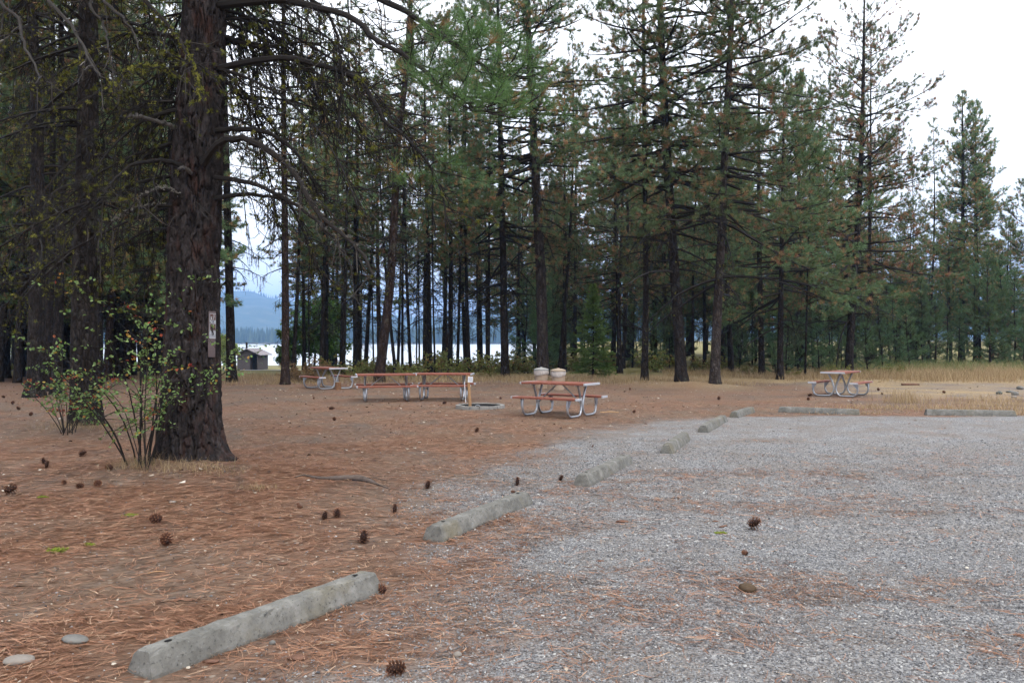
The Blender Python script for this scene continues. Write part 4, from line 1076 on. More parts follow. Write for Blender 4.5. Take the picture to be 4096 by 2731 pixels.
# ------------------------------------------------------------------ the foreground pine
def worley(u, v, nu):
    """periodic in u; returns F1, F2"""
    rs = np.random.default_rng(9); T = rs.random((nu, 512, 2))
    ui = np.floor(u).astype(int); vi = np.floor(v).astype(int)
    f1 = np.full(u.shape, 9.); f2 = np.full(u.shape, 9.)
    for du in (-1, 0, 1):
        for dv in (-1, 0, 1):
            q = T[(ui + du) % nu, (vi + dv) % 512]
            d = np.hypot(ui + du + q[..., 0] - u, vi + dv + q[..., 1] - v)
            n1 = np.minimum(f1, d); f2 = np.minimum(np.maximum(f1, d), f2); f1 = n1
    return f1, f2
D1 = 11.1
def big_pine():
    H = 21.0
    loc, ax = px_axis([(764, 1885), (765, 1654), (766, 1219), (780, 697), (817, 0), (828, -250)], D1, H)
    r = empty('pine_tree', loc, 0, label='massive dark barked pine in the left foreground with a brown sign strip on its trunk', cat='pine tree')
    B0 = np.array(loc)
    def rad(z):
        z = np.maximum(z, 0)
        return np.interp(z, [0, .5, 1, 2.25, 4, 6.35, 12, H], [.385, .362, .345, .312, .295, .248, .18, .03])
    na = 260; z = np.concatenate([np.arange(-.25, 6.9, .0125), np.linspace(7, H, 60)])
    A, Zg = np.meshgrid(np.arange(na) * 2 * PI / na, z)
    # bark plates
    nu = 24
    warp = .35 * fbm(A * 3.5 + 3, Zg * 1.6, 3) + .0
    ca, sa = np.cos(A), np.sin(A)
    ux = A / (2 * PI) * nu + 1.5 * (fbm(ca * 3.2 + 7 + Zg * .5, sa * 3.2 + Zg * 1.4, 3) - .5) + .9 * (fbm(ca * 9 + 7, sa * 9 + Zg * 6, 3) - .5)
    vz = Zg * 2.5 + 1.6 * fbm(ca * 4 + 40, sa * 4 + Zg * 1.2, 3) + .5 * (vnoise(ca * 12 + 3, sa * 12 + Zg * 8) - .5)
    f1, f2 = worley(ux, vz, nu); crk = .13 + .22 * vnoise(ca * 6 + 90, sa * 6 + Zg * 3); e = sstep(.05, 1, (f2 - f1) / crk)
    f1b, f2b = worley(ux * 1.7 + 3.3, vz * 2.6 + .7 * fbm(ca * 14, sa * 14 + Zg * 9, 2), nu * 2); e2 = sstep(.0, .22, f2b - f1b)
    lay = np.floor(4 * fbm(ca * 7 + 21, sa * 7 + Zg * 5.5, 3) + .6 * f1) / 4
    fine = fbm(ca * 30 + 50, sa * 30 + Zg * 17, 3) - .5
    disp = .05 * e + .014 * e2 * e + .014 * fine + .026 * (lay - .5) * e - .03 + .02 * (vnoise(ca * 5, sa * 5 + Zg * 2.0) - .5)
    fl = np.exp(-np.maximum(Zg, 0) / .22)
    root = .07 * fl * np.maximum(0, np.sin(A * 4 + .9)) ** 2 + .26 * np.exp(-np.maximum(Zg, 0) / .13) * np.maximum(0, np.cos(A + .25)) ** 14
    R = rad(Zg) + disp * np.clip(rad(Zg) / .3, .4, 1) + root
    X, Y = ax(z)
    V = np.stack([X[:, None] + R * np.cos(A), Y[:, None] + R * np.sin(A), Zg], -1)
    i = (np.arange(len(z) - 1) * na)[:, None]; j = np.arange(na)[None]; jn = (j + 1) % na
    g = Geo(); g.add(V.reshape(-1, 3), np.stack([i + j, i + jn, i + na + jn, i + na + j], -1).reshape(-1, 4))
    m, nt, b = new_mat('plated_bark', .92, .06)
    co = objco(nt); st = mapping(nt, co, (1, 1, .4))
    n1 = noise(nt, st, 11, 6, .7); n2 = noise(nt, st, 5, 4, .6); n3 = noise(nt, co, 40, 4, .7)
    c = ramp(nt, [(.3, (.010, .009, .009)), (.5, (.023, .019, .0185)), (.7, (.06, .052, .051))], n1).outputs[0]
    c = mixc(nt, c, (.06, .026, .018), math_(nt, 'MULTIPLY', ramp(nt, [(.52, (0, 0, 0)), (.66, (1, 1, 1))], n2).outputs[0], .45))
    c = mixc(nt, c, (.11, .10, .097), math_(nt, 'MULTIPLY', ramp(nt, [(.6, (0, 0, 0)), (.72, (1, 1, 1))], n3).outputs[0], .32))
    nt.links.new(c, b.inputs['Base Color']); bump(nt, b, math_(nt, 'ADD', n3, n1), .7, .012)
    link('trunk', g.mesh('trunk', [m], True), r)
    # --- limbs traced from the photograph: pixels, start/end depth, radii, kind
    K = 2048 / 2351.
    LM = [([(940, 745), (985, 680), (1060, 640), (1150, 645), (1250, 705), (1330, 770), (1400, 870), (1450, 960), (1530, 1040), (1620, 1120), (1680, 1200), (1715, 1265)], 10.75, 9.4, .055, .016, 'grey'),
          ([(1000, 600), (1100, 595), (1200, 605), (1300, 650), (1370, 720), (1420, 800), (1460, 880)], 11, 10.8, .042, .015, 'dead'),
          ([(1010, 812), (1100, 830), (1200, 860), (1300, 910), (1400, 970), (1500, 1060), (1570, 1150), (1620, 1240)], 10.9, 10.0, .036, .012, 'grey'),
          ([(1005, 910), (1120, 895), (1240, 905), (1330, 935), (1400, 1080), (1450, 1200), (1475, 1262)], 11, 11.8, .034, .010, 'dead'),
          ([(1030, 312), (1150, 285), (1300, 270), (1450, 295), (1560, 330), (1660, 375), (1720, 470), (1780, 570), (1850, 620), (1950, 720), (2010, 830), (2040, 930), (2045, 1030)], 11, 9.6, .05, .008, 'mix'),
          ([(1030, 22), (1200, 8), (1380, 15), (1500, 45), (1640, 100), (1720, 180), (1850, 250), (1960, 340), (2050, 420), (2150, 500), (2260, 520)], 11, 9.0, .06, .010, 'live'),
          ([(1040, 370), (1100, 420), (1170, 500), (1210, 600)], 11.1, 11.8, .025, .010, 'dead'),
          ([(1040, 165), (1120, 190), (1250, 215), (1400, 200), (1560, 260), (1650, 420)], 11.1, 12.6, .03, .010, 'dead'),
          ([(1050, -80), (1400, -120), (1800, 20), (1950, 110), (2080, 200), (2250, 330), (2330, 400)], 11, 9.6, .06, .010, 'live'),
          ([(1050, -40), (1300, -60), (1500, 60), (1560, 250), (1570, 420), (1540, 620)], 11, 10.2, .035, .008, 'dead'),
          ([(870, 775), (780, 745), (690, 740), (600, 765), (520, 830), (470, 900)], 10.9, 10.0, .042, .012, 'dead'),
          ([(840, 912), (800, 885), (740, 868), (660, 900), (560, 985)], 10.8, 10.2, .022, .008, 'grey'),
          ([(790, 945), (690, 945), (600, 970), (540, 1010), (480, 1027)], 10.9, 10.3, .024, .008, 'grey'),
          ([(805, 587), (740, 562), (650, 540), (585, 535)], 10.9, 10.2, .032, .020, 'stub'),
          ([(870, 790), (845, 770), (815, 778)], 10.75, 10.5, .028, .016, 'stub'),
          ([(770, 462), (700, 468), (640, 482), (560, 540), (500, 660)], 11, 10.4, .034, .010, 'dead'),
          ([(800, -240), (640, -60), (740, 80), (830, 200), (880, 290), (910, 390), (938, 478)], 10.9, 9.6, .035, .008, 'moss'),
          ([(780, -300), (480, -60), (560, 80), (610, 150), (640, 230)], 10.9, 9.3, .03, .007, 'bare'),
          ([(770, -330), (240, -80), (330, 120), (390, 230), (440, 320), (485, 362)], 10.9, 8.8, .03, .006, 'bare'),
          ([(760, -330), (60, -60), (85, 90), (120, 220), (180, 345), (196, 350)], 10.9, 8.8, .03, .006, 'bare'),
          ([(790, -200), (440, -20), (475, 110), (500, 220), (508, 300)], 10.9, 9.4, .025, .006, 'bare'),
          ([(860, 420), (790, 330), (700, 310), (600, 320), (480, 420)], 11, 10, .028, .008, 'moss'),
          ([(850, 640), (700, 690), (640, 770), (655, 880), (690, 1050), (700, 1200), (672, 1300)], 11.2, 11.6, .026, .008, 'dead'),
          ([(870, 190), (600, 150), (380, 260), (260, 400)], 11.2, 10.6, .03, .008, 'moss'),
          ([(1000, 1000), (900, 930), (915, 990), (905, 1030)], 10.75, 10.7, .008, .004, 'bare')]
    rng = np.random.default_rng(1234)
    gb, gl, gn = Geo(), Geo(), Geo()
    curves = []
    for pts, d0, d1, r0, r1, kind in LM:
        P = np.array(pts, float) * K; n = len(P)
        s = np.concatenate([[0], np.cumsum(np.linalg.norm(np.diff(P, axis=0), axis=1))]); s /= s[-1]
        W = np.array([wp(px, py, d0 + (d1 - d0) * t) for (px, py), t in zip(P, s)]) - B0
        ax0 = np.array(ax(np.array([W[0, 2]]))).ravel(); W[0, :2] = ax0 + (W[0, :2] - ax0) * .8
        C = smooth_path(W, 26); C[3:-1] += rng.normal(0, .008, (22, 3))
        curves.append((C, r0, r1, kind))
    # further limbs round the trunk (left, behind, and above the frame)
    for k in range(46):
        az = rng.choice([rng.uniform(1.9, 4.0), rng.uniform(.2, 1.5), rng.uniform(-.9, .3)], p=[.5, .32, .18]); z0 = rng.uniform(2.7 if 1.9 < az < 4 else 4.4, 7.8)
        L = rng.uniform(1.6, 4.2); o = ax(np.array([z0])); p = np.array([[o[0][0], o[1][0], z0]])
        C = grow(rng, p, np.array([az]), np.array([rng.normal(.1, .2)]), np.array([L]), 26, -1.1, .15, .05)[0]
        if z0 > 5 and -1.9 < az % (2 * PI) - 2 * PI < -.9: continue
        curves.append((C, rng.uniform(.016, .035), .007, 'dead'))
    gcr = Geo()
    for C, r0, r1, kind in curves:
        base = {'grey': .5, 'stub': .8, 'bare': .58, 'live': .35, 'mix': .35, 'dead': .32, 'moss': .45}[kind]
        tubes(gb, C[None], r0, r1, 7, np.clip(np.array([base]), 0, 1) , power=.8)
        L = np.linalg.norm(np.diff(C, axis=0), axis=1).sum()
        if kind == 'grey':
            q = rng.integers(3, 22, 160); p = C[q] + rng.normal(0, .012, (160, 3)); p[:, 2] += r0 * .75
            tufts(gb, rng, p, np.tile([0, 0, 1.], (160, 1)), 5, .018, .02, .8, 1.5, np.full(160, 1.), .0)
        n = int(L * {'stub': 0, 'bare': 2.2, 'grey': 5.5, 'dead': 12, 'mix': 13, 'moss': 9, 'live': 10}[kind])
        if n == 0: continue
        ix = np.zeros(n, int); t = rng.uniform(.1, 1, n); p, T = at_curve(C[None], ix, t); taz = np.arctan2(T[:, 1], T[:, 0])
        live = (t > .45) if kind == 'live' else ((t > .72) & (rng.random(n) < .25) if kind == 'mix' else np.zeros(n, bool))
        l = np.where(live, rng.uniform(.3, .8, n), rng.uniform(.2, .95, n) * (1.15 - .4 * t)) * (.55 if kind == 'bare' else 1)
        el = np.where(live, rng.normal(-.1, .35, n), rng.normal(-.75, .45, n))
        C2 = grow(rng, p, taz + rng.choice([-1, 1], n) * rng.uniform(.3, 1.4, n), el, l, 6, np.where(live, -.5, -.8), np.where(live, 1.3, 1.5), .2)
        tubes(gb, C2, .0085, .004, 4, np.clip(base + rng.normal(0, .1, n), .05, .9))
        c3 = np.clip((l * 8).astype(int), 1, 7); i3 = np.repeat(np.arange(n), c3); n3 = len(i3); t3 = rng.uniform(.12, .98, n3)
        p, T = at_curve(C2, i3, t3); taz = np.arctan2(T[:, 1], T[:, 0]); tel = np.arcsin(np.clip(T[:, 2], -1, 1)); lv = live[i3]
        C3 = grow(rng, p, taz + rng.normal(0, .9, n3), np.where(lv, tel + .2, tel + rng.normal(-.1, .5, n3)), rng.uniform(.08, .36, n3), 5, -.7, 1.5, .25)
        tubes(gb, C3, .0052, .003, 3, np.clip(base + .04 + rng.normal(0, .15, n3), .05, .95))
        # lichen
        pl = {'moss': .75, 'bare': .1, 'grey': .25, 'dead': .36, 'mix': .32, 'live': .22, 'stub': 0}[kind]
        q = np.where((rng.random(n3) < pl) & ~lv)[0]
        p, T = at_curve(C3, q, rng.uniform(.0, 1, len(q)))
        tufts(gl, rng, p, rng.normal(size=p.shape), 44, rng.uniform(.02, .058, len(p)), .009, 0, PI, np.clip(rng.normal(.42, .25, len(p)), 0, 1), .008)
        if kind == 'moss':
            q = rng.integers(6, 25, 110); p = C[q] + rng.normal(0, .018, (110, 3))
            tufts(gl, rng, p, rng.normal(size=p.shape), 16, .032, .014, 0, PI, np.clip(rng.normal(.8, .2, 110), 0, 1), .01)
        if live.any():
            q = np.where(lv)[0]; p, T = at_curve(C3, q, np.full(len(q), 1.)); dd = T + np.array([0, 0, .15])
            q2 = np.where(live)[0]; p2, T2 = at_curve(C2, q2, np.full(len(q2), 1.)); p = np.concatenate([p, p2]); dd = np.concatenate([dd, T2])
            tn = np.where(rng.random(len(p)) < .06, .05, rng.uniform(.55, 1, len(p)))
            tufts(gn, rng, p, dd, 36, .19, .0042, .15, 1.15, tn, .10)
    link('branches', gb.mesh('branches', [M['twig']]), r)
    link('lichen', gl.mesh('lichen', [M['lichen']]), r)
    link('crown', gn.mesh('crown', [M['needles_near']]), r)
    # unseen crown above the frame, put in to shade the left ground
    _, gb2, gn2, _ = pine_geo(55, ax, H, .25, 8.2, 7.8, 4.2, dens=1.0, K=16, w=.02, ln=.2, lich=0)
    link('branches', gb2.mesh('branches', [M['twig']]), r); link('crown', gn2.mesh('crown', [M['needles']]), r)
    # --- sign strip on the trunk
    return r, B0, ax
BP, BP0, BPAX = big_pine()
def text_part(s, size, mat, parent, loc, rot=(PI / 2, 0, 0), name='lettering'):
    cu = bpy.data.curves.new('lettering', 'FONT'); cu.body = s; cu.size = size; cu.align_x = 'CENTER'; cu.align_y = 'CENTER'; cu.extrude = .0004
    o = bpy.data.objects.new(name, cu); dg = bpy.context.evaluated_depsgraph_get()
    COL.objects.link(o); dg.update(); me = bpy.data.meshes.new_from_object(o.evaluated_get(dg)); bpy.data.objects.remove(o)
    me.materials.clear(); me.materials.append(mat)
    o = link(name, me, parent, loc); o.rotation_euler = rot; return o
def sign():
    zt, zb = H_CAM - (1243 - CY) / F * 10.75, H_CAM - (1430 - CY) / F * 10.75
    zc = (zt + zb) / 2; o = BPAX(np.array([zc - BP0[2]])); ang = math.radians(-26); R = .352
    x = BP0[0] + o[0][0] + R * math.cos(ang); y = BP0[1] + o[1][0] + R * math.sin(ang)
    s = empty('trail_sign', (x, y, zc), ang + PI / 2, label='narrow brown sign strip with white stickers fixed on the foreground pine trunk', cat='sign')
    h = zt - zb; w = .125
    s.rotation_euler = (0, math.radians(1.2), ang + PI / 2)
    g = Geo(); box(g, (0, 0, 0), (w, .012, h), 0, bev=.004); st = link('strip', g.mesh('strip', [M['signbrown']]), s)
    top = h / 2
    def sticker(z0, z1, name):
        g = Geo(); box(g, (.004, -.0075, top - (z0 + z1) / 2), (.108, .002, z1 - z0), 0); return link(name, g.mesh(name, [M['signwhite']]), s)
    k = h / 1275.
    a = sticker(60 * k, 330 * k, 'sticker'); b = sticker(338 * k, 540 * k, 'sticker'); c = sticker(550 * k, 755 * k, 'sticker')
    for p, z0, z1 in ((a, 75 * k, 245 * k), (b, 352 * k, 526 * k)):
        g = Geo(); box(g, (.004, -.0092, top - (z0 + z1) / 2), (.096, .0014, z1 - z0), 0); link('panel', g.mesh('panel', [M['signred']]), p)
    # pictograms: a person with a dog on a lead; a bottle
    g = Geo(); zc1 = top - 160 * k; y0 = -.0102
    def pl(pts): g.poly([(x, y0, z) for x, z in pts], [tuple(range(len(pts)))])
    pl([(-.034, zc1 - .034), (-.008, zc1 - .034), (-.006, zc1 - .020), (-.018, zc1 - .004), (-.017, zc1 + .006), (-.030, zc1 + .006), (-.033, zc1 - .008)])
    pl([(.012, zc1 - .036), (.022, zc1 - .036), (.026, zc1 - .004), (.034, zc1 + .018), (.022, zc1 + .022), (.014, zc1 + .004)])
    pl([(.021 + .008 * math.cos(t), zc1 + .031 + .008 * math.sin(t)) for t in np.linspace(0, 2 * PI, 11)[:-1]])
    pl([(-.020, zc1 + .003), (.020, zc1 + .010), (.020, zc1 + .0125), (-.020, zc1 + .0055)])
    link('pictogram', g.mesh('pictogram', [M['signwhite']]), a)
    g = Geo(); zc2 = top - 440 * k
    def rot(pts, t): return [(x * math.cos(t) - z * math.sin(t), zc2 + x * math.sin(t) + z * math.cos(t)) for x, z in pts]
    pl(rot([(-.013, -.036), (.013, -.036), (.013, .0), (.006, .010), (-.006, .010), (-.013, .0)], -.4))
    pl(rot([(-.007, .016), (.007, .016), (.010, .026), (.007, .038), (-.007, .038), (-.010, .026)], -.5))
    link('pictogram', g.mesh('pictogram', [M['signwhite']]), b)
    for tx, zz, sz, p in (('SHORT', 268, .019, a), ('TRAIL', 300, .019, a), ('NO', 606, .034, c), ('FIREWOOD', 660, .018, c), ('CUTTING', 705, .021, c)):
        text_part(tx, sz, M['ink'], p, (.004, -.0094, top - zz * k))
sign()

# ------------------------------------------------------------------ shrubs
def shrub_geo(seed, nst, H, spread, leaf=.045, nl=9, base_r=.12, red=.05, dirbias=None, lo=.25, nsec=7, r0=.011):
    rng = np.random.default_rng(seed); gs, gf = Geo(), Geo()
    a = rng.uniform(0, 2 * PI, nst); p0 = np.stack([np.cos(a) * base_r * rng.random(nst), np.sin(a) * base_r * rng.random(nst), np.full(nst, -.03)], -1)
    el = rng.uniform(1.0, 1.5, nst); az = a + rng.normal(0, .5, nst); L = H * rng.uniform(.5, 1.08, nst)
    C = grow(rng, p0, az, el, L, 12, -spread * rng.uniform(.3, 1.2, nst), 0, .07)
    if dirbias is not None: C[..., 0] += dirbias * (np.linspace(0, 1, 12) ** 2)[None] * L[:, None]
    tubes(gs, C, r0, .003, 5, np.clip(rng.normal(.4, .1, nst), 0, 1))
    ix = np.repeat(np.arange(nst), nsec); n = len(ix); t = rng.uniform(lo, 1, n); p, T = at_curve(C, ix, t)
    C2 = grow(rng, p, rng.uniform(0, 2 * PI, n), rng.normal(.35, .35, n), rng.uniform(.15, .5, n) * H / 2.2, 5, -.3, 0, .12)
    tubes(gs, C2, .0045, .002, 3, .45)
    i3 = np.repeat(np.arange(n), nl); t3 = rng.uniform(.1, 1, len(i3)); p, T = at_curve(C2, i3, t3)
    d = T * .6 + rng.normal(0, .7, T.shape); d[:, 2] -= .15
    clus = rng.random(n) < red; cl = clus[i3]
    tint = np.where(cl, rng.uniform(0, .24, len(i3)), np.where(rng.random(len(i3)) < .07, rng.uniform(.12, .26, len(i3)), rng.uniform(.34, 1, len(i3))))
    leaves(gf, rng, p, d, leaf * rng.uniform(.6, 1.2, len(i3)), leaf * .8, tint)
    return gs, gf
def shrub(name, loc, geo, mat, rz=0, **k):
    r = empty(name, loc, rz, **k); gs, gf = geo
    link('stems', gs.mesh('stems', [M['twig']]), r); link('foliage', gf.mesh('foliage', [M[mat]]), r); return r
x, y, z = gp(560, 1888); y = 10.55; x = (565 - CX) / F * y
s1 = shrub('shrub', (x, y, GZ(x, y)), shrub_geo(401, 16, 2.6, .62, .046, 7, .24, .05, None, .32, 15), 'leaf', label='leafy multi stemmed green shrub growing against the left of the foreground pine', cat='shrub')
# long side shoot across the trunk
g = Geo(); rng = np.random.default_rng(8); gf = Geo()
for P in ([(590, 1880), (640, 1720), (700, 1600), (790, 1520), (880, 1455), (980, 1425), (1050, 1400)], [(700, 1600), (820, 1560), (900, 1490), (960, 1480)], [(570, 1880), (500, 1650), (430, 1560), (400, 1540)], [(585, 1885), (560, 1500), (600, 1280), (640, 1180)]):
    W = np.array([wp(a, b, 10.2) for a, b in P]) - np.array(s1.location); C = smooth_path(W, 16); tubes(g, C[None], .008, .003, 4, .4)
    n = 46; p, T = at_curve(C[None], np.zeros(n, int), rng.uniform(.3, 1, n)); p = p + rng.normal(0, .05, p.shape)
    leaves(gf, rng, p, T * .5 + rng.normal(0, .6, T.shape), .045 * rng.uniform(.7, 1.2, n), .036, np.where(rng.random(n) < .12, .2, rng.uniform(.5, 1, n)))
link('stems', g.mesh('stems', [M['twig']]), s1); link('foliage', gf.mesh('foliage', [M['leaf']]), s1)
x, y, z = gp(270, 1742)
shrub('shrub', (x, y, z), shrub_geo(402, 12, 1.6, .95, .05, 7, .2, .25, None, .28, 10, .009), 'leaf', label='smaller shrub with red and green leaves left of the leafy multi stemmed shrub', cat='shrub')
g = None
# understory prototypes
UG = 'yellow green bushes between the trunks at the back of the clearing'
UP = []
for k, (sd, H, leaf) in enumerate(((411, 1.5, .06), (412, 1.1, .055), (413, 1.9, .07), (414, .8, .05))):
    UP.append(shrub('bush', (0, 0, -500), shrub_geo(sd, 18, H * .8, 1.0, leaf * 1.3, 9, .5, .12, None, .1, 9, .008), 'under'))
upos = []
for px in range(1330, 2150, 44): upos.append((px + rg.uniform(-14, 14), rg.uniform(36.5, 46)))
for px in range(2200, 3020, 62): upos.append((px + rg.uniform(-18, 18), rg.uniform(42 if not 2240 < px < 2500 else 46, 52)))
for px in range(-60, 900, 90): upos.append((px + rg.uniform(-40, 40), rg.uniform(42, 56)))
for px in range(3030, 3600, 110): upos.append((px + rg.uniform(-40, 40), rg.uniform(39, 43)))
for px in range(1340, 2140, 60): upos.append((px + rg.uniform(-20, 20), rg.uniform(44, 50)))
uu = set()
for k, (px, d) in enumerate(upos):
    x = (px - CX) / F * d; v = rg.choice([0, 0, 1, 2, 3]) if px < 3000 else 3
    if px < 1650 and px > 1180: v = rg.choice([1, 3, 3, 0])
    loc = (x, d, GZ(x, d)); rot = (0, 0, rg.uniform(0, 6.28)); s = rg.uniform(.7, 1.15)
    where = 'left behind the shrubs' if px < 900 else ('behind the tables between the trunks' if px < 2150 else ('behind the trash cans and the fir' if px < 3020 else 'among the young pines on the right'))
    lab = 'yellow green bush ' + where
    if v in uu: copy_tree(UP[v], loc, rot, (s, s, s * .95), lab, UG)
    else: uu.add(v); o = UP[v]; o.location = loc; o.rotation_euler = rot; o.scale = (s, s, s); tag(o, lab, 'bush', UG)
x = (1215 - CX) / F * 34.5
shrub('bush', (x, 34.5, GZ(x, 34.5)), shrub_geo(420, 40, 1.15, 1.3, .05, 12, .6, 0, None, .05, 12, .006), 'rustbush', label='rounded rusty brown bush right of the straight reddish pine', cat='bush')
# broadleaf trees near the lake
def broadleaf(loc, H, R, mat, seed, label, nl=4200, leaf=.22, r0=.1):
    rng = np.random.default_rng(seed); r = empty('broadleaf_tree', loc, 0, label=label, cat='tree'); gt, gf = Geo(), Geo()
    zz = np.linspace(-.1, H * .8, 8); tubes(gt, np.stack([.1 * np.sin(zz), 0 * zz, zz], -1)[None], r0, .03, 7)
    n = 40; zb = rng.uniform(.15, .75, n) * H
    C = grow(rng, np.stack([0 * zb, 0 * zb, zb], -1), rng.uniform(0, 2 * PI, n), rng.uniform(.2, .9, n), R * rng.uniform(.6, 1.1, n), 6, -.4, 0, .12); tubes(gt, C, .03, .008, 4)
    link('trunk', gt.mesh('trunk', [M['bark_dark']], True), r)
    ix = rng.integers(0, n, nl); p, T = at_curve(C, ix, rng.uniform(.3, 1, nl)); p = p + rng.normal(0, R * .13, p.shape)
    leaves(gf, rng, p, rng.normal(size=p.shape), leaf * rng.uniform(.7, 1.2, nl), leaf * .7, np.clip(rng.normal(.5, .25, nl), 0, 1))
    link('crown', gf.mesh('crown', [M[mat]]), r)
for px, d, H, R, mat, sd, lab in ((893, 100, 5.2, 1.2, 'willow', 61, 'yellow green willow seen beside the foreground trunk, near the lake'), (930, 112, 4.6, .8, 'willow', 62, 'small yellow green willow between the leaning dark pine and the toilet building'),
                                  (1255, 58, 5.4, 2.0, 'maple', 63, 'green leafy maple behind the far left picnic table'), (1330, 66, 6.6, 1.7, 'maple', 64, 'taller drooping green maple behind the far left picnic table'), (1150, 60, 3.4, .9, 'maple', 65, 'low green tree just right of the toilet building'), (110, 80, 4.5, 2, 'willow', 66, 'pale green tree by the lake at the left edge')):
    x = (px - CX) / F * d; broadleaf((x, d, GZ(x, d)), H, R, mat, sd, lab)

# ------------------------------------------------------------------ grass
def grass():
    g = Geo(); rng = np.random.default_rng(21)
    def blades(x, y, h, w, t0, t1, lean=.35):
        n = len(x); a = rng.uniform(0, 2 * PI, n); z = gz(x, y); b = np.stack([x, y, z - .01], -1)
        s = np.stack([np.cos(a), np.sin(a), 0 * a], -1) * (w / 2)[:, None] if not np.isscalar(w) else np.stack([np.cos(a), np.sin(a), 0 * a], -1) * w / 2
        l = rng.normal(0, lean, (n, 2)) * h[:, None]
        mid = b + np.stack([l[:, 0] * .35, l[:, 1] * .35, h * .6], -1); tip = b + np.stack([l[:, 0], l[:, 1], h], -1)
        V = np.stack([b - s, b + s, mid + s * .7, mid - s * .7, tip], 1).reshape(-1, 3); o = (np.arange(n) * 5)[:, None]
        tn = np.repeat(rng.uniform(t0, t1, n), 5)
        n0 = g.n; g.add(V, o + np.array([[0, 1, 2, 3]]), tn); g.f[3].append(o + n0 + np.array([[3, 2, 4]])); g.m[3].append(np.zeros(n, int))
    # band along the forest edge on the right
    n = 52000; px = rng.uniform(2650, 4400, n); d = rng.uniform(33, 47, n); x = (px - CX) / F * d
    edge = np.interp(px, [2650, 3100, 3400, 3700, 4400], [38, 37, 35.5, 34.0, 35.0]) + (fbm(x * .4, d * 0 + 3) - .5) * 4
    k = rng.random(n) < sstep(-1, 3, d - edge) * (.35 + .65 * sstep(.35, .6, fbm(x * .5, d * .5)))
    x, d = x[k], d[k]; blades(x, d, rng.uniform(.18, .62, len(x)) * (.6 + .7 * vnoise(x * .6, d * .6)) * np.interp((x / d * F + CX), [2650, 3300, 3700], [.5, .75, 1]), .014, .1, .86)
    n = 9000; px = rng.uniform(3300, 4400, n); d = rng.uniform(42, 50, n); x = (px - CX) / F * d
    blades(x, d, rng.uniform(.3, .8, n), .02, .86, 1)
    # scattered tufts: behind the far wheel stops, round the rocks, at trunks
    for cx_, cy_, sx, sy, m, h in ((11.8, 20.4, 1.5, .7, 500, .22), (13.3, 22.5, 1.6, 1.8, 450, .28), (14.5, 21, .9, .9, 700, .4), (9.5, 21.0, 1.5, .6, 500, .15), (10.9, 23.0, .5, .6, 260, .45), (11.4, 19.05, 1.0, .1, 260, .12), (8.0, 19.4, .8, .15, 200, .1),
                                   (5.6, 33.4, 2.6, 1.6, 2600, .22), (7.8, 32.5, 1.4, 1.4, 1300, .2), (2, 37, 4, 2, 2600, .3), (-3, 36, 5, 2.2, 3400, .32), (-11, 37.5, 5, 2.2, 2600, .32), (-9.5, 33, 2.5, 1, 900, .25)):
        x = rng.normal(cx_, sx * .6, m); y = rng.normal(cy_, sy * .6, m); blades(x, y, rng.uniform(.4, 1.1, m) * h, .011, .15, .86)
    for cx_, cy_, sx, sy, m, h in ((-4.0, 10.25, .6, .25, 420, .14), (-2.9, 9.4, .22, .12, 120, .1), (-4.7, 10.4, .3, .2, 200, .2), (-8.2, 15.6, .7, .3, 500, .16)):
        x = rng.normal(cx_, sx * .6, m); y = rng.normal(cy_, sy * .6, m); blades(x, y, rng.uniform(.4, 1.1, m) * h, .004, .1, .9, .6)
    tag(link('dry_grass', g.mesh('dry_grass', [M['drygrass']])), 'tall dry golden grass along the edge of the clearing', 'dry grass', kind='stuff')
grass()

# ------------------------------------------------------------------ cones, rocks, sticks, lichen clumps
def cone_mesh(seed, L=.10, W=.105, closed=False):
    rng = np.random.default_rng(seed); g = Geo(); n = 58
    prof = []
    for k in range(9):
        t = k / 8; prof.append((max(.001, W * .24 * math.sin(PI * min(1, .12 + .85 * t)) ** .8), L * (t * .94)))
    lathe(g, prof, 10, tint=.12)
    for k in range(n):
        t = (k + .5) / n; a = k * 2.39996; z = L * (.03 + .9 * t); R = W / 2 * (math.sin(PI * (.16 + .80 * t)) ** .75) * rng.uniform(.9, 1.08)
        up = (.05 + .95 * t) if not closed else 1.0
        c, s = math.cos(a), math.sin(a); r0 = R * .25; w = W * .088 * (1.1 - .4 * t)
        tz = (R - r0) * (up * .9 - .15)
        def P(r, off, zz): return (c * r - s * off, s * r + c * off, zz)
        V = [P(r0, -w * .4, z), P(r0, w * .4, z), P(R * .85, w, z + tz * .8), P(R * .85, -w, z + tz * .8), P(R * 1.08, 0, z + tz * 1.15), P(R * .86, 0, z + tz * .8 - .005)]
        g.poly(V, [(0, 1, 2, 3), (3, 2, 4), (3, 4, 5), (2, 5, 4)], [.25, .25, .62, .62, .95, .45])
    return g.mesh('pine_cone', [M['cone']])
CM = [cone_mesh(1), cone_mesh(2, .09, .098), cone_mesh(3, .105, .088), cone_mesh(4, .085, .07, True)]
CG = 'pine cones scattered on the ground'
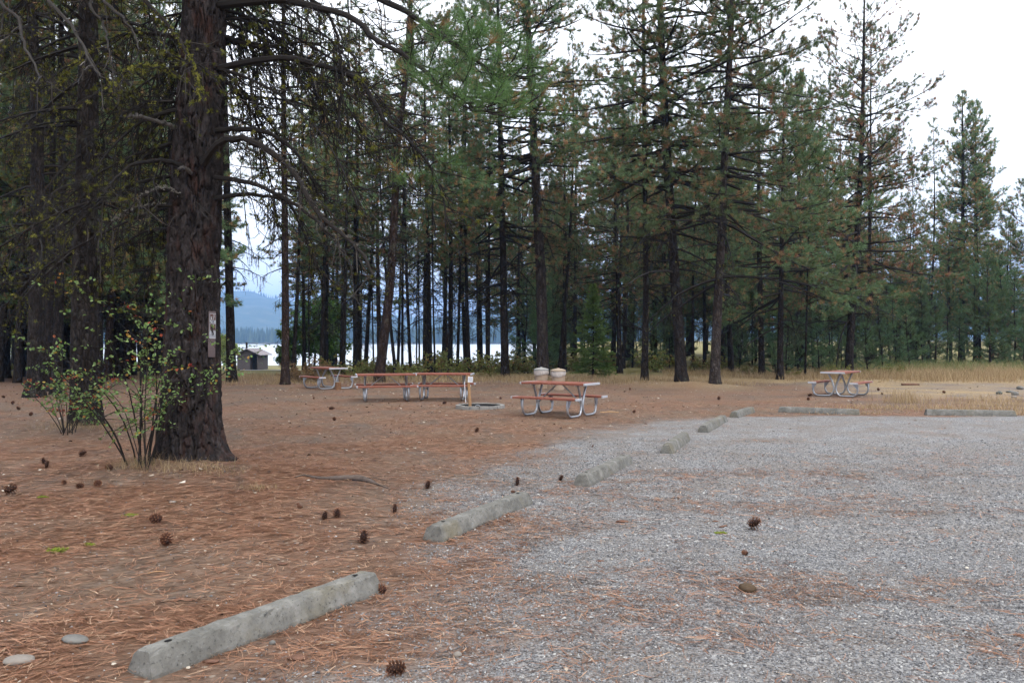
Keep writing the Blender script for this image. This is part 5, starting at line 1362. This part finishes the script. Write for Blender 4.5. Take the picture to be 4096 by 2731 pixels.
CN = [(2997, 2114, 1.15, 1.05, 0, 'largest pine cone, open, lying on the gravel above the brown stone'), (2991, 2224, .72, 1.6, 3, 'small dark stubby cone on the gravel between the large cone and the brown stone'),
      (1538, 2372, .8, 1.4, 1, 'pine cone lying against the far end of the nearest wheel stop'), (1451, 2171, 1.15, 0, 0, 'pine cone standing upright left of the second wheel stop'), (1294, 2079, .95, .2, 1, 'left cone of two close together in the straw'),
      (1351, 2071, .98, -.3, 0, 'right cone of two close together in the straw'), (1578, 2056, .95, .1, 2, 'upright pine cone in straw between fallen branch and second wheel stop'), (1706, 1953, 1.0, .3, 0, 'pine cone right of the fallen branch beside a dark twig'),
      (2068, 1940, 1.0, 0, 2, 'upright pine cone left of the third wheel stop'), (2239, 1921, .85, .4, 1, 'round pine cone touching the near end of the third wheel stop'), (641, 2096, 1.1, 1.3, 0, 'reddish pine cone below the foreground pine'),
      (670, 2187, 1.15, 1.1, 1, 'open pine cone below the reddish one, left foreground'), (178, 1863, 1.0, .2, 0, 'upper cone of a stacked pair left of the shrub'), (184, 1884, 1.0, .1, 2, 'lower cone of a stacked pair left of the shrub'), (318, 1829, 1.05, 1.2, 0, 'pine cone lying left of the leafy shrub'),
      (19, 1984, 1.3, 1.2, 0, 'large pine cone at the left edge of the photo'), (451, 1915, 1, 1.4, 1, 'grey cone at the left foot of the leafy shrub'), (383, 1960, 1, 1.5, 2, 'dark cone lying below the leafy shrub'), (309, 1965, .9, 1.5, 1, None), (262, 1953, .8, 1.4, 3, None),
      (1613, 2690, 1.0, 1.5, 2, 'dark cone lying in the gravel at the bottom edge'), (1770, 1618, 1.2, 1.2, 0, 'dark cone left of the fire ring'), (1316, 1640, 1.3, 1.5, 2, None), (1903, 1729, 1, .5, 0, None), (2874, 1599, 1.1, .4, 0, None), (2532, 1652, .9, 1.2, 1, None), (1255, 1598, .9, 1.2, 3, None),
      (3232, 1587, 1.3, 1.2, 0, 'dark cone left of the lone right picnic table'), (3233, 1600, 1, .6, 1, None), (3516, 1565, 1, 1, 0, None), (3530, 1580, .9, .5, 1, None), (3780, 1575, 1, 1, 0, None), (2004, 1596, .8, 1.2, 1, None), (2520, 1560, .8, 1, 0, None), (1340, 1682, .9, 1, 1, None), (1211, 2038, .7, 1.4, 3, None), (2061, 1970, .6, 1.5, 3, None), (1195, 2028, .5, 1.3, 3, None),
      (80, 1640, 1, 1, 0, None), (50, 1620, 1, 1, 1, None), (120, 1665, 1, 1, 2, None), (20, 1600, 1, 1, 0, None)]
for k, (px, py, s, tilt, v, lab) in enumerate(CN):
    x, y, z = gp(px, py); o = link('pine_cone', CM[v], None, (x, y, z + (.03 if tilt > .9 else .0) * s)); s *= 1.0
    o.rotation_euler = (tilt, rg.uniform(-.25, .25), rg.uniform(0, 6.28)); o.scale = (s, s, s)
    tag(o, lab or 'small dark pine cone lying far off on the straw covered ground', 'pine cone', CG)
def rock_mesh(seed, sx, sy, sz, mat, rough=.12):
    import bmesh
    bm = bmesh.new(); bmesh.ops.create_icosphere(bm, subdivisions=3, radius=1); rng = np.random.default_rng(seed); off = rng.random(3) * 9
    for v in bm.verts:
        c = v.co; n = float(vnoise(c.x * 1.3 + off[0] + c.z, c.y * 1.3 + off[1] - c.z * .7)) - .5; n2 = float(vnoise(c.x * 4 + off[2], c.y * 4 + c.z * 4)) - .5
        v.co = c * (1 + rough * 2.2 * n + rough * .5 * n2); v.co.x *= sx; v.co.y *= sy; v.co.z *= sz
    me = bpy.data.meshes.new('rock'); bm.to_mesh(me); bm.free(); me.materials.append(M[mat])
    for p in me.polygons: p.use_smooth = True
    return me
RK = [(2988, 2364, .06, .045, .034, 'rock_brown', 'smooth brown stone on the gravel in the right foreground'), (297, 2566, .085, .05, .02, 'rock', 'flat grey stone half buried in straw, lower left'), (76, 2655, .075, .05, .024, 'rock_pale', 'pale pinkish flat stone at the lower left corner'),
      (1090, 2580, .018, .014, .015, 'rock', 'small grey pebble at the foot of the nearest wheel stop'), (3997, 1576, .095, .08, .065, 'rock_dark', 'dark mossy rock left of the rock group'), (4041, 1571, .17, .1, .05, 'rock', 'flat tan rock in the rock group'), (4060, 1580, .11, .09, .075, 'rock', 'grey rounded rock in the rock group'), (4057, 1591, .085, .07, .045, 'rock_pale', 'pale white rock in front of the rock group'), (4080, 1558, .12, .1, .075, 'rock', 'grey dome shaped rock at the back of the rock group'),
      (690, 2014, .04, .03, .015, 'rock_pale', 'pale flat pebble below the foreground pine'), (1830, 2625, .022, .02, .016, 'rock_pale', 'pale white pebble on the gravel at the bottom')]
for k, (px, py, sx, sy, sz, mt, lab) in enumerate(RK):
    x, y, z = gp(px, py); o = link('rock', rock_mesh(500 + k, sx, sy, sz, mt), None, (x, y, z + sz * .55)); o.rotation_euler = (0, 0, rg.uniform(-.5, .5)); tag(o, lab, 'rock')
CHP = [(842, 2655, .05, 'dark bark chip at the right foot of the nearest wheel stop'), (1190, 2645, .055, 'reddish brown bark piece on gravel right of the nearest wheel stop'), (2484, 2088, .06, 'brown bark chip on gravel right of the second wheel stop'), (2892, 2107, .045, 'small bark chip left of the largest cone'), (212, 2698, .045, 'dark bark chip at the bottom left'), (1127, 2253, .04, None), (865, 2265, .03, None), (1620, 2005, .03, None), (2860, 2084, .03, None), (700, 2400, .04, None), (1750, 2480, .03, None), (2400, 2240, .03, None), (610, 2140, .045, 'curled bark strip between two cones, left foreground')]
for k, (px, py, s, lab) in enumerate(CHP):
    x, y, z = gp(px, py); o = link('bark_chip', rock_mesh(540 + k, s, s * .42, s * .22, 'barkchip', .25), None, (x, y, z + s * .16)); o.rotation_euler = (rg.uniform(-.2, .2), rg.uniform(-.2, .2), rg.uniform(-.6, .6)); tag(o, lab or 'small loose bark chip on the ground', 'bark chip', 'bark chips on the ground')
def stick(name, pts, rs, mat, label, cat, side=()):
    W = np.array([list(gp(a, b)) for a, b in pts]); r0 = np.interp(np.linspace(0, 1, len(pts)), np.linspace(0, 1, len(rs)), rs)
    W[:, 2] += r0 * .6; o0 = W[0].copy(); n = 30
    C = smooth_path(W - o0, n); rr = np.interp(np.linspace(0, 1, n), np.linspace(0, 1, len(rs)), rs) * (1 + .25 * (vnoise(np.linspace(0, 9, n), np.full(n, 3.3)) - .5))
    g = Geo(); T = norm(np.gradient(C, axis=0)); a = np.arange(8) * PI / 4; s = norm(np.cross(T, [0, 0, 1.])); u = np.cross(s, T)
    V = C[:, None] + rr[:, None, None] * (np.cos(a)[None, :, None] * s[:, None] + np.sin(a)[None, :, None] * u[:, None] * .8)
    i = (np.arange(n - 1) * 8)[:, None]; j = np.arange(8)[None]; jn = (j + 1) % 8
    g.add(V.reshape(-1, 3), np.stack([i + j, i + jn, i + 8 + jn, i + 8 + j], -1).reshape(-1, 4))
    for sp in side:
        q = np.array([list(gp(a, b)) for a, b in sp]); q[:, 2] += .012; tubes(g, smooth_path(q - o0, 12)[None], .008, .004, 5)
    tag(link(name, g.mesh(name, [M[mat]], True), None, o0), label, cat)
stick('fallen_branch', [(1182, 1919), (1215, 1913), (1270, 1921), (1330, 1925), (1390, 1925), (1440, 1926), (1482, 1934), (1520, 1945), (1562, 1957)], [.012, .012, .02, .035, .045, .05, .03, .012, .006], 'oldwood', 'grey fallen branch lying in the straw right of the foreground pine', 'branch', [[(1400, 1916), (1480, 1915), (1550, 1929)]])
stick('twig', [(866, 2036), (895, 2052), (938, 2066)], [.006, .009, .005], 'oldwood', 'short grey twig in the straw below the foreground pine root', 'twig')
stick('twig', [(516, 2068), (498, 2058), (508, 2040), (570, 2028)], [.004, .007, .006, .003], 'oldwood', 'curled grey twig beside a green lichen clump', 'twig')
stick('twig', [(4050, 2540), (4075, 2543), (4110, 2541)], [.007, .011, .008], 'barkchip', 'dark twig at the right edge on the gravel', 'twig')
stick('twig', [(590, 2290), (625, 2284), (662, 2283)], [.005, .008, .005], 'wood', 'pale tan stick lying in the straw, left foreground', 'twig')
stick('twig', [(648, 2406), (678, 2397), (705, 2390)], [.008, .011, .009], 'oldwood', 'grey stick end in the straw left of the nearest wheel stop', 'twig')
stick('twig', [(2400, 1652), (2440, 1650), (2475, 1651)], [.012, .016, .012], 'cutwood', 'pale stick lying left of the farthest diagonal wheel stop', 'twig')
g = Geo(); x, y, z = gp(3636, 1541)  # low dark boards laid flat
for k in range(3): box(g, (-.0 + .02 * k, -.12 + .12 * k, .03), (.66 - .05 * k, .11, .06), 0, rz=.05 * k, bev=.008)
tag(link('dark_plank', g.mesh('dark_plank', [M['barkchip']]), None, (x, y, z)), 'low dark boards lying flat in front of the dry grass, right', 'plank')
for k, (px, py, s, lab) in enumerate(((521, 2063, .045, 'bright green lichen clump beside the curled twig'), (227, 2202, .06, 'widest green lichen clump in the straw at left'), (360, 2180, .035, 'small green lichen clump right of the widest one'), (173, 1995, .035, 'green lichen clump near the large left edge cone'), (2880, 2133, .035, 'yellow green lichen clump on gravel left of the largest cone'))):
    x, y, z = gp(px, py); g = Geo(); rng = np.random.default_rng(600 + k); n = 60; p = rng.normal(0, 1, (n, 3)) * np.array([s * .6, s * .35, s * .15]); p[:, 2] = abs(p[:, 2])
    tufts(g, rng, p, rng.normal(size=(n, 3)) + [0, 0, .8], 16, s * .4, .004, 0, 1.8, rng.uniform(.5, 1, n), .003)
    tag(link('lichen_clump', g.mesh('lichen_clump', [mat_tint('green_lichen', [(0, (.08, .11, .015)), (1, (.24, .30, .045))], .95, .05)]), None, (x, y, z + .004)), lab, 'lichen')

# ------------------------------------------------------------------ air, light, camera
def haze():
    g = Geo(); box(g, (0, 3400, 185), (12400, 8200, 410)); m = bpy.data.materials.new('haze'); m.use_nodes = True; nt = m.node_tree; nt.nodes.clear()
    out = nt.nodes.new('ShaderNodeOutputMaterial'); v = nt.nodes.new('ShaderNodeVolumePrincipled')
    v.inputs['Color'].default_value = (.27, .51, 1.0, 1); v.inputs['Density'].default_value = 2.4e-4; v.inputs['Anisotropy'].default_value = 0.0
    nt.links.new(v.outputs[0], out.inputs['Volume'])
    o = link('haze', g.mesh('haze', [m])); tag(o, 'thin bluish haze over the lake and hills', 'haze', kind='stuff')
haze()
W = bpy.data.worlds.new('World'); SC.world = W; W.use_nodes = True; nt = W.node_tree
SUN_EL, SUN_ROT = math.radians(48), math.radians(150)
sky = nt.nodes.new('ShaderNodeTexSky'); sky.sky_type = 'NISHITA'; sky.sun_disc = False; sky.sun_elevation = SUN_EL; sky.sun_rotation = SUN_ROT
sky.air_density = 1.6; sky.dust_density = 4.5; sky.ozone_density = 1.0
hs = nt.nodes.new('ShaderNodeHueSaturation'); hs.inputs['Saturation'].default_value = .22
nt.links.new(sky.outputs[0], hs.inputs['Color']); bg = nt.nodes['Background']; bg.inputs[1].default_value = .15
# closed cloud cover over the blue sky, three times brighter overhead than at the horizon
tcw = nt.nodes.new('ShaderNodeTexCoord'); sx = nt.nodes.new('ShaderNodeSeparateXYZ'); nt.links.new(tcw.outputs['Generated'], sx.inputs[0])
cn = noise(nt, tcw.outputs['Generated'], 2.5, 5, .6)
cl = ramp(nt, [(.3, (7.6, 7.8, 8.2)), (.7, (8.6, 8.6, 8.6))], cn).outputs[0]
skyc = mixc(nt, hs.outputs[0], cl, .85)
gradv = math_(nt, 'ADD', .46, math_(nt, 'MULTIPLY', math_(nt, 'MAXIMUM', sx.outputs[2], 0.0), .54))
vm = nt.nodes.new('ShaderNodeVectorMath'); vm.operation = 'SCALE'; nt.links.new(skyc, vm.inputs[0]); nt.links.new(gradv, vm.inputs['Scale'])
nt.links.new(vm.outputs[0], bg.inputs[0])
sl_ = bpy.data.lights.new('sun', 'SUN'); sl_.energy = .5; sl_.angle = math.radians(25); sl_.color = (1, .97, .93)
so = bpy.data.objects.new('sun', sl_); COL.objects.link(so)
# the sky node's sun azimuth: rotation 0 = +Y, turning clockwise seen from above
sd = Vector((math.sin(SUN_ROT) * math.cos(SUN_EL), math.cos(SUN_ROT) * math.cos(SUN_EL), math.sin(SUN_EL)))
so.rotation_euler = sd.to_track_quat('Z', 'Y').to_euler()
cam = bpy.data.cameras.new('camera'); cam.sensor_width = 22.3; cam.lens = 18.0; cam.clip_end = 20000; cam.clip_start = .05
co_ = bpy.data.objects.new('camera', cam); COL.objects.link(co_); co_.location = (0, 0, H_CAM); co_.rotation_euler = (PI / 2, 0, 0)
SC.camera = co_
SC.view_settings.view_transform = 'Standard'; SC.view_settings.look = 'None'; SC.view_settings.exposure = 1.62; SC.view_settings.gamma = 1
SC.cycles.max_bounces = 6; SC.cycles.diffuse_bounces = 3; SC.cycles.glossy_bounces = 2; SC.cycles.transmission_bounces = 3; SC.cycles.volume_bounces = 0
SC.cycles.use_adaptive_sampling = True; SC.cycles.adaptive_threshold = .02
SC.cycles.use_denoising = True
try: SC.cycles.denoiser = 'OPENIMAGEDENOISE'
except Exception: pass
